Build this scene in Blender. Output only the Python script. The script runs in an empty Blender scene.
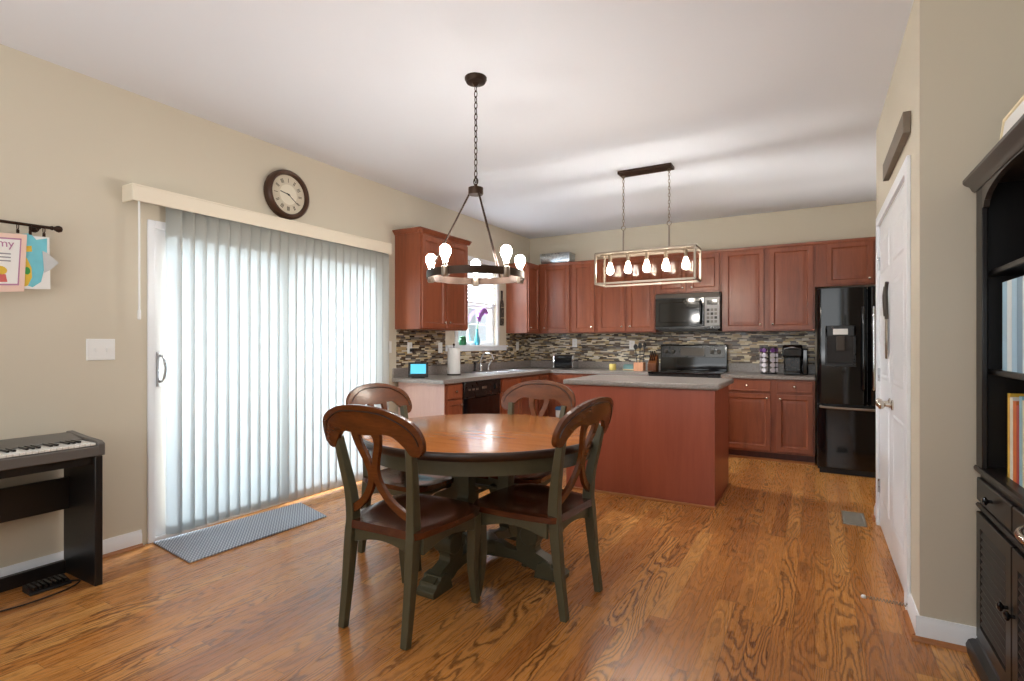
import bpy, bmesh, math, random
from mathutils import Vector, Matrix
random.seed(7)
S = bpy.context.scene
PI = math.pi

# ------------------------------------------------------------------ camera, world, light, exposure
F_PX, YAW = 531.0, math.radians(29.71)
cd = bpy.data.cameras.new('camera'); cam = bpy.data.objects.new('camera', cd)
S.collection.objects.link(cam); S.camera = cam
cam.location = (0, 0, 1.25); cam.rotation_euler = (PI/2, 0, YAW)
cd.sensor_width = 36; cd.lens = F_PX/1024*36; cd.shift_y = 3.5/1024
cd.clip_start = 0.02
S.view_settings.view_transform = 'Standard'; S.view_settings.look = 'None'
S.view_settings.gamma = 1; S.view_settings.use_curve_mapping = False
S.view_settings.exposure = 0.14
world = bpy.data.worlds.new('sky'); S.world = world; world.use_nodes = True
bg = world.node_tree.nodes['Background']
bg.inputs[0].default_value = (0.80, 0.92, 1.0, 1); bg.inputs[1].default_value = 1.2

def area(name, loc, direction, sx, sy, power, col=(1, 1, 1), spread=180):
    l = bpy.data.lights.new(name, 'AREA'); l.shape = 'RECTANGLE'; l.size = sx; l.size_y = sy
    l.energy = power; l.color = col; l.spread = math.radians(spread)
    o = bpy.data.objects.new(name, l); S.collection.objects.link(o)
    o.location = loc; o.rotation_euler = Vector(direction).to_track_quat('-Z', 'Y').to_euler()
    return o
# daylight outside the sliding door, outside the kitchen window, then two fills added behind the camera
area('daylight_door', (-5.0, 2.8, 1.3), (1, 0, 0), 3.4, 3.2, 140, (0.86, 0.95, 1.0))
area('daylight_window', (-4.9, 5.5, 3.0), (1, 0, -0.75), 1.8, 1.2, 950, (0.88, 0.95, 1.0))
area('daylight_patio', (-8.2, 5.3, 0.1), (1.0, 0.0, 0.42), 1.0, 0.6, 1150, (1.0, 0.98, 0.94))
area('fill_rear', (-1.4, -2.9, 1.75), (0, 1, 0.06), 3.6, 1.7, 26, (1.0, 0.97, 0.93))  # soft interior fill added at the rear wall opening, source unseen
area('fill_ceiling', (-1.3, -1.4, 1.0), (0, 0.12, 1), 3.0, 1.8, 58, (0.94, 0.97, 1.0))  # bounce fill added behind the camera, aimed up to brighten the ceiling

# ------------------------------------------------------------------ material helpers
def lin(c):
    return tuple(((v/255)/12.92 if v/255 <= .04045 else ((v/255+.055)/1.055)**2.4) for v in c)
class N:
    """small node builder"""
    def __init__(s, name):
        s.m = bpy.data.materials.new(name); s.m.use_nodes = True
        s.t = s.m.node_tree; s.n = s.t.nodes; s.b = s.n['Principled BSDF']; s.out = s.n['Material Output']
    def new(s, typ, ins=None, **kw):
        x = s.n.new(typ)
        for k, v in kw.items(): setattr(x, k, v)
        for k, v in (ins or {}).items(): s.set(x.inputs[k], v)
        return x
    def set(s, sock, v):
        if hasattr(v, 'is_output') or isinstance(v, bpy.types.NodeSocket): s.t.links.new(v, sock)
        else: sock.default_value = v
    def math(s, op, a, b=None, c=None):
        x = s.n.new('ShaderNodeMath'); x.operation = op
        for i, v in enumerate((a, b, c)):
            if v is not None: s.set(x.inputs[i], v)
        return x.outputs[0]
    def coord(s):
        x = s.n.new('ShaderNodeTexCoord'); return x.outputs['Object']
    def world(s):
        return s.n.new('ShaderNodeNewGeometry').outputs['Position']
    def xyz(s, v):
        x = s.n.new('ShaderNodeSeparateXYZ'); s.set(x.inputs[0], v); return x.outputs
    def comb(s, a, b, c):
        x = s.n.new('ShaderNodeCombineXYZ')
        for i, v in enumerate((a, b, c)): s.set(x.inputs[i], v)
        return x.outputs[0]
    def map(s, v, scale):
        x = s.n.new('ShaderNodeMapping'); s.set(x.inputs['Vector'], v); x.inputs['Scale'].default_value = scale; return x.outputs[0]
    def noise(s, v, scale=1, detail=2, rough=.5, dist=0):
        x = s.new('ShaderNodeTexNoise', {'Vector': v, 'Scale': scale, 'Detail': detail, 'Roughness': rough, 'Distortion': dist}); return x.outputs[0]
    def white(s, v):
        x = s.n.new('ShaderNodeTexWhiteNoise'); s.set(x.inputs['Vector'], v); return x.outputs['Value']
    def ramp(s, f, stops, interp='LINEAR'):
        x = s.n.new('ShaderNodeValToRGB'); x.color_ramp.interpolation = interp; s.set(x.inputs[0], f)
        e = x.color_ramp.elements
        while len(e) < len(stops): e.new(1)
        for i, (p, c) in enumerate(stops):
            e[i].position = p; e[i].color = (c[0], c[1], c[2], 1) if not isinstance(c, (int, float)) else (c, c, c, 1)
        return x.outputs[0]
    def mix(s, f, a, b, typ='MIX'):
        x = s.n.new('ShaderNodeMix'); x.data_type = 'RGBA'; x.blend_type = typ
        s.set(x.inputs[0], f)
        for i, v in ((6, a), (7, b)):
            if isinstance(v, tuple) and len(v) == 3: v = (*v, 1)
            s.set(x.inputs[i], v)
        return x.outputs[2]
    def bump(s, h, strength=.2, dist=.01):
        x = s.new('ShaderNodeBump', {'Height': h, 'Strength': strength, 'Distance': dist}); s.set(s.b.inputs['Normal'], x.outputs[0])
    def fin(s, col=None, rough=.5, metal=0, spec=.5, coat=0):
        if col is not None:
            if isinstance(col, tuple) and len(col) == 3: col = (*col, 1)
            s.set(s.b.inputs['Base Color'], col)
        s.set(s.b.inputs['Roughness'], rough); s.b.inputs['Metallic'].default_value = metal
        s.b.inputs['Specular IOR Level'].default_value = spec
        s.b.inputs['Coat Weight'].default_value = coat; s.b.inputs['Coat Roughness'].default_value = .12
        return s.m
M = {}
def plain(key, c, rough=.5, metal=0, spec=.5, var=.06, scale=30, coat=0, raw=False):
    """paint / plastic / metal: a colour with faint procedural variation"""
    n = N(key); c = c if raw else lin(c)
    v = n.noise(n.coord(), scale, 3)
    col = n.mix(v, tuple(max(0, x*(1-var)) for x in c), tuple(min(1, x*(1+var)) for x in c))
    r = n.math('ADD', n.math('MULTIPLY', v, .06), rough-.03)
    M[key] = n.fin(col, r, metal, spec, coat); return M[key]
def wood(key, dark, mid, light, rough=.35, scale=(26, 26, 2.2), spec=.5, coat=0, lines=.35):
    n = N(key); p = n.coord()
    a = n.noise(n.map(p, scale), 1, 4, .6, .4)
    b = n.noise(n.map(p, tuple(q*6 for q in scale)), 1, 3, .6)
    f = n.math('ADD', n.math('MULTIPLY', a, 1-lines), n.math('MULTIPLY', b, lines))
    col = n.ramp(f, [(.25, lin(dark)), (.5, lin(mid)), (.75, lin(light))])
    n.bump(b, .06, .002)
    M[key] = n.fin(col, rough, 0, spec, coat); return M[key]
def emit(key, c, strength):
    n = N(key); n.b.inputs['Emission Color'].default_value = (*c, 1); n.b.inputs['Emission Strength'].default_value = strength
    M[key] = n.fin(c, .4); return M[key]

plain('wall_paint', (210, 201, 182), .62, var=.015, scale=2, spec=.3)
plain('ceiling_paint', (230, 233, 239), .8, var=.01, scale=2, spec=.2)
plain('trim_white', (242, 245, 249), .35, var=.01)
plain('valance_white', (236, 226, 206), .4, var=.01)
plain('shoe_wood', (168, 108, 62), .4, var=.15)
wood('cherry', (110, 58, 36), (138, 74, 48), (152, 86, 56), .32, (16, 16, 1.6), lines=.25)
wood('cherry_panel', (142, 70, 50), (154, 78, 56), (164, 86, 62), .34, (14, 14, 1.2), lines=.2)
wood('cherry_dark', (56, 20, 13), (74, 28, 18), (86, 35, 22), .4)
wood('table_wood', (156, 92, 40), (182, 112, 52), (200, 130, 66), .22, (2.2, 24, 24), coat=.3)
wood('chair_wood', (66, 32, 12), (94, 48, 18), (114, 62, 26), .26, (4, 22, 22), coat=.2)
wood('seat_wood', (58, 27, 15), (80, 40, 22), (96, 50, 28), .22, (22, 3, 22), coat=.3)
plain('edge_dark', (46, 26, 16), .3)
plain('olive', (78, 74, 54), .42, var=.12, scale=60)
plain('bronze', (58, 42, 32), .4, .7, var=.2)
plain('iron', (72, 66, 60), .45, .6, var=.12)
plain('pewter', (150, 138, 124), .35, .8)
plain('nickel', (205, 196, 184), .25, 1)
plain('chrome', (215, 218, 222), .12, 1)
plain('stainless', (190, 192, 196), .28, 1, var=.04)
plain('black_gloss', (12, 12, 14), .07, spec=.6)
plain('black_satin', (20, 19, 19), .28)
plain('black_matte', (22, 20, 20), .55)
plain('piano_black', (26, 24, 24), .35, var=.1)
plain('piano_grey', (98, 94, 90), .4, var=.05)
plain('pewter_paint', (150, 148, 138), .45)
plain('keypad_grey', (148, 148, 148), .35)
plain('key_white', (236, 234, 228), .25, var=.01)
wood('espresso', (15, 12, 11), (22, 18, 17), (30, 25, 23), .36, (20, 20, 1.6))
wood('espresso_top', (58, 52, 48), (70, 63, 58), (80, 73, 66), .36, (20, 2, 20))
plain('plastic_white', (238, 238, 236), .35, var=.01)
plain('paper_white', (240, 238, 234), .8, var=.01)
plain('plank_grey', (120, 108, 94), .6, var=.2, scale=40)

# floor: oak strips running along y with contour grain
n = N('oak_floor'); px, py, pz = n.xyz(n.world())
W_ = .083; L_ = 1.25
ix = n.math('FLOOR', n.math('DIVIDE', px, W_))
off = n.math('MULTIPLY', n.white(n.comb(ix, 3.1, 0)), 7.0)
yy = n.math('ADD', n.math('DIVIDE', py, L_), off)
iy = n.math('FLOOR', yy)
r1 = n.white(n.comb(ix, iy, 1.7)); r2 = n.white(n.comb(ix, iy, 9.2)); r3 = n.white(n.comb(iy, ix, 4.4))
cxx = n.math('ADD', n.math('MULTIPLY', px, 7.0), n.math('MULTIPLY', r1, 57.0))
cyy = n.math('ADD', n.math('MULTIPLY', py, 1.0), n.math('MULTIPLY', r2, 43.0))
g = n.noise(n.comb(cxx, cyy, n.math('MULTIPLY', r3, 20.0)), 1.0, 1.0, .5, .15)
g = n.math('ADD', g, n.math('MULTIPLY', n.noise(n.comb(n.math('MULTIPLY', px, 45), n.math('MULTIPLY', py, 22), r1), 1, 2), .045))
fr = n.math('PINGPONG', n.math('MULTIPLY', g, 40.0), 1.0)
line = n.ramp(fr, [(0.0, 1.0), (.18, .8), (.45, .2), (.8, 0.0)])
amt = n.math('MULTIPLY', line, n.math('ADD', n.math('MULTIPLY', n.math('POWER', r2, 1.6), .72), .34))
fine = n.noise(n.comb(n.math('MULTIPLY', px, 260), n.math('MULTIPLY', py, 7), r1), 1, 3, .6)
base = n.ramp(r3, [(0, lin((172, 108, 54))), (.35, lin((196, 130, 66))), (.7, lin((208, 143, 76))), (1, lin((218, 157, 88)))])
base = n.mix(n.math('MULTIPLY', n.math('SUBTRACT', fine, .35), .8), base, lin((148, 90, 44)))
col = n.mix(amt, base, lin((104, 58, 24)))
fx = n.math('FRACT', n.math('DIVIDE', px, W_)); fy = n.math('FRACT', yy)
ex = n.math('MINIMUM', fx, n.math('SUBTRACT', 1.0, fx)); ey = n.math('MULTIPLY', n.math('MINIMUM', fy, n.math('SUBTRACT', 1.0, fy)), L_/W_)
seam = n.math('LESS_THAN', n.math('MINIMUM', ex, ey), .012)
col = n.mix(n.math('MULTIPLY', seam, .55), col, lin((60, 32, 16)))
n.bump(n.math('SUBTRACT', n.math('MULTIPLY', amt, -.3), seam), .10, .002)
M['oak_floor'] = n.fin(col, n.math('ADD', n.math('MULTIPLY', fine, .10), .23), 0, .5)

# mosaic of thin glass and stone strips
n = N('mosaic'); px, py, pz = n.xyz(n.world()); u = n.math('ADD', px, py)
RH = .0165
row = n.math('FLOOR', n.math('DIVIDE', pz, RH)); rr = n.white(n.comb(row, 2.3, 0))
uu = n.math('ADD', n.math('DIVIDE', u, n.math('ADD', .055, n.math('MULTIPLY', rr, .045))), n.math('MULTIPLY', rr, 31.0))
cell = n.white(n.comb(row, n.math('FLOOR', uu), 0)); cell2 = n.white(n.comb(row, n.math('FLOOR', uu), 5.5))
cols = [(62, 44, 30), (196, 178, 140), (112, 86, 58), (148, 136, 118), (220, 206, 176), (84, 66, 48), (178, 152, 108), (104, 100, 98), (208, 198, 182), (58, 46, 38)]
col = n.ramp(cell, [(i/len(cols), lin(c)) for i, c in enumerate(cols)], 'CONSTANT')
fz = n.math('FRACT', n.math('DIVIDE', pz, RH)); fu = n.math('FRACT', uu)
gr = n.math('MAXIMUM', n.math('LESS_THAN', fz, .09), n.math('LESS_THAN', fu, .03))
col = n.mix(gr, col, lin((150, 138, 120)))
n.bump(n.math('SUBTRACT', 1.0, gr), .4, .002)
M['mosaic'] = n.fin(col, n.math('ADD', .12, n.math('MULTIPLY', cell2, .4)), 0, .5)

# speckled laminate
n = N('laminate'); p = n.coord()
v = n.noise(p, 260, 2, .7); w = n.noise(p, 60, 3)
col = n.ramp(n.math('ADD', n.math('MULTIPLY', v, .7), n.math('MULTIPLY', w, .3)), [(.32, lin((102, 95, 90))), (.5, lin((140, 132, 126))), (.66, lin((172, 164, 158)))])
M['laminate'] = n.fin(col, .3, 0, .5)

# woven door mat
n = N('woven'); px, py, pz = n.xyz(n.coord())
a = n.math('SINE', n.math('MULTIPLY', n.math('ADD', px, n.math('MULTIPLY', py, .6)), 250.0)); b = n.math('SINE', n.math('MULTIPLY', py, 150.0))
f = n.math('ADD', n.math('MULTIPLY', n.math('MULTIPLY', a, b), .3), .5)
col = n.ramp(f, [(.2, lin((92, 98, 110))), (.5, lin((150, 158, 170))), (.8, lin((216, 220, 226)))])
n.bump(f, .5, .004); M['woven'] = n.fin(col, .9, 0, .2)

# translucent vinyl for the blind vanes
n = N('vane_vinyl')
tr = n.new('ShaderNodeBsdfTranslucent', {'Color': (*lin((226, 236, 244)), 1)})
df = n.new('ShaderNodeBsdfDiffuse', {'Color': (*lin((226, 222, 210)), 1)})
pxx, pyy, pzz = n.xyz(n.coord())
wv = n.noise(n.comb(n.math('MULTIPLY', pxx, 90), n.math('MULTIPLY', pyy, 90), n.math('MULTIPLY', pzz, 2)), 1, 2)
mx = n.new('ShaderNodeMixShader'); n.set(mx.inputs[0], n.math('ADD', .40, n.math('MULTIPLY', wv, .08)))
n.t.links.new(df.outputs[0], mx.inputs[1]); n.t.links.new(tr.outputs[0], mx.inputs[2]); n.t.links.new(mx.outputs[0], n.out.inputs[0])
M['vane_vinyl'] = n.m

# clear glass that lets light straight through
def glass(key, tint=(1, 1, 1), refl=.08):
    n = N(key)
    t = n.new('ShaderNodeBsdfTransparent', {'Color': (*tint, 1)}); g = n.new('ShaderNodeBsdfGlossy', {'Roughness': .02})
    lw = n.new('ShaderNodeLayerWeight', {'Blend': .25})
    f = n.math('MULTIPLY', n.math('ADD', lw.outputs['Fresnel'], n.math('MULTIPLY', n.noise(n.coord(), 3, 1), .01)), refl*4)
    m = n.new('ShaderNodeMixShader'); n.set(m.inputs[0], f)
    n.t.links.new(t.outputs[0], m.inputs[1]); n.t.links.new(g.outputs[0], m.inputs[2]); n.t.links.new(m.outputs[0], n.out.inputs[0])
    M[key] = n.m
glass('pane_glass'); glass('lantern_glass', (.93, .9, .86), .05)
emit('bulb_glow', (1.0, .96, .90), 145)
emit('screen_cyan', lin((80, 180, 205)), .8)

# ------------------------------------------------------------------ geometry helpers
class MB:
    def __init__(s): s.v = []; s.f = []
    def add(s, vs, fs):
        k = len(s.v); s.v += [tuple(q) for q in vs]; s.f += [tuple(i+k for i in f) for f in fs]; return s
    def box(s, x0, x1, y0, y1, z0, z1):
        vs = [(x, y, z) for x in (x0, x1) for y in (y0, y1) for z in (z0, z1)]
        return s.add(vs, [(0, 1, 3, 2), (4, 6, 7, 5), (0, 4, 5, 1), (2, 3, 7, 6), (0, 2, 6, 4), (1, 5, 7, 3)])
    def rings(s, rings, cap=True, closed=False):
        m = len(rings[0]); vs = [p for r in rings for p in r]; fs = []
        R = len(rings)
        for i in range(R if closed else R-1):
            a, b = i*m, ((i+1) % R)*m
            for j in range(m): fs.append((a+j, a+(j+1) % m, b+(j+1) % m, b+j))
        if cap and not closed: fs += [tuple(reversed(range(m))), tuple(range((R-1)*m, R*m))]
        return s.add(vs, fs)
    def frame_of(s, d):
        d = Vector(d).normalized(); a = Vector((0, 0, 1)) if abs(d.z) < .9 else Vector((1, 0, 0))
        u = d.cross(a).normalized(); return u, d.cross(u).normalized()
    def cyl(s, p0, p1, r0, r1=None, seg=16):
        r1 = r0 if r1 is None else r1; p0 = Vector(p0); p1 = Vector(p1); u, w = s.frame_of(p1-p0)
        ring = lambda p, r: [p+(u*math.cos(2*PI*i/seg)+w*math.sin(2*PI*i/seg))*r for i in range(seg)]
        return s.rings([ring(p0, r0), ring(p1, r1)])
    def tube(s, pts, r, seg=8, closed=False):
        pts = [Vector(p) for p in pts]; n_ = len(pts); rings = []; u = None
        for i, p in enumerate(pts):
            if closed: d = pts[(i+1) % n_]-pts[i-1]
            else: d = pts[min(i+1, n_-1)]-pts[max(i-1, 0)]
            d.normalize()
            if u is None: u, w = s.frame_of(d)
            else: u = (u-d*u.dot(d)).normalized(); w = d.cross(u)
            rr = r[i] if isinstance(r, (list, tuple)) else r
            rings.append([p+(u*math.cos(2*PI*k/seg)+w*math.sin(2*PI*k/seg))*rr for k in range(seg)])
        return s.rings(rings, True, closed)
    def lathe(s, prof, c=(0, 0, 0), axis=(0, 0, 1), seg=24):
        """prof: list of (radius, height along axis)"""
        a = Vector(axis).normalized(); u, w = s.frame_of(a); c = Vector(c)
        return s.rings([[c+a*h+(u*math.cos(2*PI*i/seg)+w*math.sin(2*PI*i/seg))*max(r, 1e-4) for i in range(seg)] for r, h in prof])
    def prism(s, poly, fmap, t0, t1):
        """poly of (a, b); fmap(a, b, t) -> xyz"""
        m = len(poly); vs = [fmap(a, b, t0) for a, b in poly]+[fmap(a, b, t1) for a, b in poly]
        fs = [tuple(reversed(range(m))), tuple(range(m, 2*m))]+[(j, (j+1) % m, m+(j+1) % m, m+j) for j in range(m)]
        return s.add(vs, fs)
    def sweep(s, pts, size, side):
        """rectangular section: size list of (along side, along normal)"""
        pts = [Vector(p) for p in pts]; side = Vector(side); rings = []
        for i, p in enumerate(pts):
            d = (pts[min(i+1, len(pts)-1)]-pts[max(i-1, 0)]).normalized()
            a = (side-d*side.dot(d)).normalized(); b = d.cross(a)
            w, h = size[i] if isinstance(size, list) else size
            rings.append([p+a*w/2+b*h/2, p-a*w/2+b*h/2, p-a*w/2-b*h/2, p+a*w/2-b*h/2])
        return s.rings(rings)
    def loft(s, O, u, v, nrm, w, h, steps, back=0.0):
        """nested rectangles on a face: steps of (inset, height)"""
        O, u, v, nrm = map(Vector, (O, u, v, nrm)); rings = []
        for ins, t in steps:
            rings.append([O+u*a+v*b+nrm*t for a, b in ((ins, ins), (w-ins, ins), (w-ins, h-ins), (ins, h-ins))])
        return s.rings(rings)
    def obox(s, O, u, v, nrm, u0, u1, v0, v1, n0, n1):
        O, u, v, nrm = map(Vector, (O, u, v, nrm))
        vs = [O+u*a+v*b+nrm*c for a in (u0, u1) for b in (v0, v1) for c in (n0, n1)]
        return s.add(vs, [(0, 1, 3, 2), (4, 6, 7, 5), (0, 4, 5, 1), (2, 3, 7, 6), (0, 2, 6, 4), (1, 5, 7, 3)])
    def bar(s, p0, p1, w):
        return s.sweep([p0, p1], (w, w), (0, 0, 1) if abs((Vector(p1)-Vector(p0)).normalized().z) < .9 else (1, 0, 0))
ORG = {}
def build(name, mb, mat, parent=None, bevel=0, smooth=None, local=False, seg=2):
    me = bpy.data.meshes.new(name)
    o0 = Vector((0, 0, 0)) if (local or parent is None) else ORG.get(parent.name, Vector((0, 0, 0)))
    me.from_pydata([tuple(Vector(p)-o0) for p in mb.v], [], mb.f)
    bm = bmesh.new(); bm.from_mesh(me); bmesh.ops.recalc_face_normals(bm, faces=bm.faces); bm.to_mesh(me); bm.free()
    me.materials.append(M[mat] if isinstance(mat, str) else mat)
    o = bpy.data.objects.new(name, me); S.collection.objects.link(o)
    if parent: o.parent = parent; ORG[o.name] = o0
    if bevel:
        b = o.modifiers.new('bevel', 'BEVEL'); b.width = bevel; b.segments = seg; b.limit_method = 'ANGLE'; b.angle_limit = math.radians(40)
    if smooth is not None or bevel:
        me.shade_smooth()
        me.set_sharp_from_angle(angle=math.radians(smooth if smooth else 40))
    return o
def thing(name, label, cat, loc=(0, 0, 0), rot=0, group=None):
    o = bpy.data.objects.new(name, None); S.collection.objects.link(o); o.empty_display_size = .1
    o.location = loc; o.rotation_euler.z = rot; o['label'] = label; o['category'] = cat
    if group: o['group'] = group
    ORG[o.name] = Vector(loc); return o
def tag(o, label, cat, group=None):
    o['label'] = label; o['category'] = cat
    if group: o['group'] = group
    return o
def struct(name, mb, mat, parent=None, **k):
    o = build(name, mb, mat, parent, **k); o['kind'] = 'structure'; return o
def copy_thing(o, loc, rot, label, group=None):
    c = o.copy(); S.collection.objects.link(c); c.location = loc; c.rotation_euler.z = rot; c['label'] = label
    if group: c['group'] = group
    for ch in list(o.children):
        d = ch.copy(); S.collection.objects.link(d); d.parent = c
        for g in list(ch.children):
            e = g.copy(); S.collection.objects.link(e); e.parent = d
    return c
def cr(pts, k=6):
    """Catmull-Rom through points of any dimension"""
    P = [Vector(p) for p in pts]; out = []
    for i in range(len(P)-1):
        a = P[max(i-1, 0)]; b = P[i]; c = P[i+1]; d = P[min(i+2, len(P)-1)]
        for j in range(k):
            t = j/k
            out.append(.5*((2*b)+(c-a)*t+(2*a-5*b+4*c-d)*t*t+(3*b-a-3*c+d)*t**3))
    out.append(P[-1]); return out
X_, Y_, Z_ = Vector((1, 0, 0)), Vector((0, 1, 0)), Vector((0, 0, 1))

# ------------------------------------------------------------------ room shell
XL, YB, XR, YP, H = -3.63, 6.89, .385, 2.81, 2.79
XO, YR = 1.02, -2.6
struct('floor', MB().box(XL-.15, XO+.1, YR-.1, YB+.1, -.08, 0), 'oak_floor')
struct('ceiling', MB().box(XL-.15, XO+.1, YR-.1, YB+.1, H, H+.1), 'ceiling_paint')
SY0, SY1, SZ = 1.755, 3.80, 2.03
WY0, WY1, WZ0, WZ1 = 5.07, 5.95, 1.235, 2.26
m = MB(); a, b = XL-.15, XL
m.box(a, b, YR-.1, SY0, 0, H); m.box(a, b, SY0, SY1, SZ, H); m.box(a, b, SY1, WY0, 0, H)
m.box(a, b, WY0, WY1, 0, WZ0); m.box(a, b, WY0, WY1, WZ1, H); m.box(a, b, WY1, YB+.1, 0, H)
struct('wall_left', m, 'wall_paint')
struct('wall_back', MB().box(XL, XO+.1, YB, YB+.1, 0, H), 'wall_paint')
DY0, DY1, DZ = 3.13, 4.43, 2.06
m = MB(); m.box(XR, XR+.11, YP, DY0, 0, H); m.box(XR, XR+.11, DY0, DY1, DZ, H); m.box(XR, XR+.11, DY1, 4.64, 0, H)
m.box(XR+.11, XO, YP, YP+.11, 0, H); m.box(XR+.11, XO, 4.53, 4.64, 0, H)
struct('wall_right', m, 'wall_paint')
m = MB(); m.box(XO, XO+.1, YR, YB, 0, H)
struct('wall_far_right', m, 'wall_paint')
m = MB(); m.box(XL, -3.1, YR-.1, YR, 0, H); m.box(.5, XO, YR-.1, YR, 0, H); m.box(-3.1, .5, YR-.1, YR, 0, .9); m.box(-3.1, .5, YR-.1, YR, 2.6, H)
struct('wall_rear', m, 'wall_paint')

def baseboard(name, p0, p1, nx, ny, ext=0):
    """runs p0->p1 along a wall, facing (nx, ny)"""
    p0, p1, nr = Vector((*p0, 0)), Vector((*p1, 0)), Vector((nx, ny, 0))
    prof = [(0, 0), (.014, 0), (.014, .07), (.009, .082), (.006, .1), (0, .1)]
    f = lambda a_, b_, t: p0+(p1-p0)*t+nr*a_+Z_*b_
    o = struct(name, MB().prism(prof, f, 0, 1), 'trim_white', smooth=30)
    q = [(.014, 0), (.031, 0), (.029, .009), (.022, .016), (.014, .018)]
    f2 = lambda a_, b_, t: p0-(p1-p0).normalized()*ext+(p1-p0+(p1-p0).normalized()*ext)*t+nr*a_+Z_*b_
    s_ = struct('trim_shoe', MB().prism(q, f2, 0, 1), 'shoe_wood', o, smooth=50); return o
baseboard('baseboard_left', (XL, YR), (XL, SY0-.035), 1, 0)
baseboard('baseboard_left_far', (XL, SY1+.035), (XL, 4.025), 1, 0)
baseboard('baseboard_right', (XR, YP), (XR, DY0-.085), -1, 0)
baseboard('baseboard_right_far', (XR, DY1+.065), (XR, 4.64), -1, 0)
baseboard('baseboard_pantry', (XR-.014, YP), (XO, YP), 0, -1, .017)

# backsplash mosaic on both kitchen walls
m = MB(); m.box(XL, XL+.008, 4.03, 4.83, 1.01, 1.40); m.box(XL, XL+.008, 4.83, 6.20, 1.01, 1.165); m.box(XL, XL+.008, 6.20, YB, 1.01, 1.40)
m.box(XL, .0, YB-.008, YB, 1.01, 1.40)
struct('trim_1', m, 'mosaic')

# ------------------------------------------------------------------ sliding glass door
d1 = bpy.data.objects.new('door_1', None); S.collection.objects.link(d1); d1['kind'] = 'structure'
m = MB(); xa, xb = XL-.13, XL+.012
m.box(xa, xb, SY0, SY0+.04, 0, SZ); m.box(xa, xb, SY1-.04, SY1, 0, SZ); m.box(xa, xb, SY0+.04, SY1-.04, SZ-.05, SZ); m.box(xa, xb, SY0+.04, SY1-.04, 0, .03)
struct('frame', m, 'trim_white', d1, bevel=.003)
for k, (y0, y1, x0) in enumerate(((SY0+.04, 2.79, XL-.045), (2.74, SY1-.04, XL-.09))):
    m = MB(); x1 = x0+.04
    m.box(x0, x1, y0, y0+.075, .03, SZ-.05); m.box(x0, x1, y1-.05, y1, .03, SZ-.05)
    m.box(x0, x1, y0+.075, y1-.05, SZ-.13, SZ-.05); m.box(x0, x1, y0+.075, y1-.05, .03, .09)
    s_ = struct('sash', m, 'trim_white', d1, bevel=.004)
    g_ = struct('pane', MB().box(x0+.016, x0+.022, y0+.075, y1-.05, .09, SZ-.13), 'pane_glass', s_)
m = MB(); yh = SY0+.075
m.box(XL-.005, XL+.004, yh-.02, yh+.02, .98, 1.2)
m.tube(cr([(XL+.0, yh, 1.01), (XL+.03, yh+.004, 1.02), (XL+.045, yh+.01, 1.09), (XL+.03, yh+.004, 1.165), (XL, yh, 1.175)]), .007)
struct('door_handle', m, 'stainless', d1, smooth=40)

# vertical blind in front of it
vb = thing('vertical_blind', 'white vertical blind drawn across the sliding glass door under a cream valance', 'blind', (XL+.08, 2.81, 2.1))
m = MB(); m.box(XL, XL+.125, 1.615, 3.83, 2.193, 2.205); m.box(XL+.113, XL+.125, 1.615, 3.83, 2.105, 2.193); m.box(XL, XL+.113, 1.615, 1.625, 2.105, 2.193); m.box(XL, XL+.113, 3.82, 3.83, 2.105, 2.193)
build('valance', m, 'valance_white', vb, bevel=.002)
build('track', MB().box(XL+.05, XL+.09, 1.64, 3.80, 2.125, 2.165), 'trim_white', vb)
NV = 25; sp = (3.79-1.878)/(NV-1)
for i in range(NV):
    yc = 1.878+sp*i; xc = XL+.07; wv = .093; th = -math.radians(19 if i else 38)+random.uniform(-.05, .05)
    m = MB(); top = []; bot = []
    zb = .025+(.012 if i < 11 else 0)
    for j in range(7):
        t = j/6-.5; du = t*wv; bowl = .006*(1-4*t*t)
        x = xc-math.sin(th)*du+math.cos(th)*bowl; y = yc+math.cos(th)*du+math.sin(th)*bowl
        top.append((x, y, 2.12)); bot.append((x, y, zb))
    m.add(bot+top, [(j, j+1, 8+j, 7+j) for j in range(6)])
    o = build('vane', m, 'vane_vinyl', vb, smooth=60)
    so = o.modifiers.new('solid', 'SOLIDIFY'); so.thickness = .0012
m = MB(); m.cyl((XL+.105, 1.66, 2.11), (XL+.105, 1.66, 1.45), .006); m.lathe([(.004, 0), (.009, -.01), (.009, -.06), (.004, -.065)], (XL+.105, 1.66, 1.46), seg=10)
build('wand', m, 'plastic_white', vb, smooth=40)

# woven mat at the door
c0 = [(-3.60, 1.775), (-3.09, 1.715), (-3.06, 2.665), (-3.50, 2.79)]
ob = build('door_mat', MB().prism([(x, y) for x, y in c0], lambda a_, b_, t: (a_, b_, t), .001, .012), 'woven', bevel=.004)
tag(ob, 'blue grey woven mat lying before the sliding door', 'mat')

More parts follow.
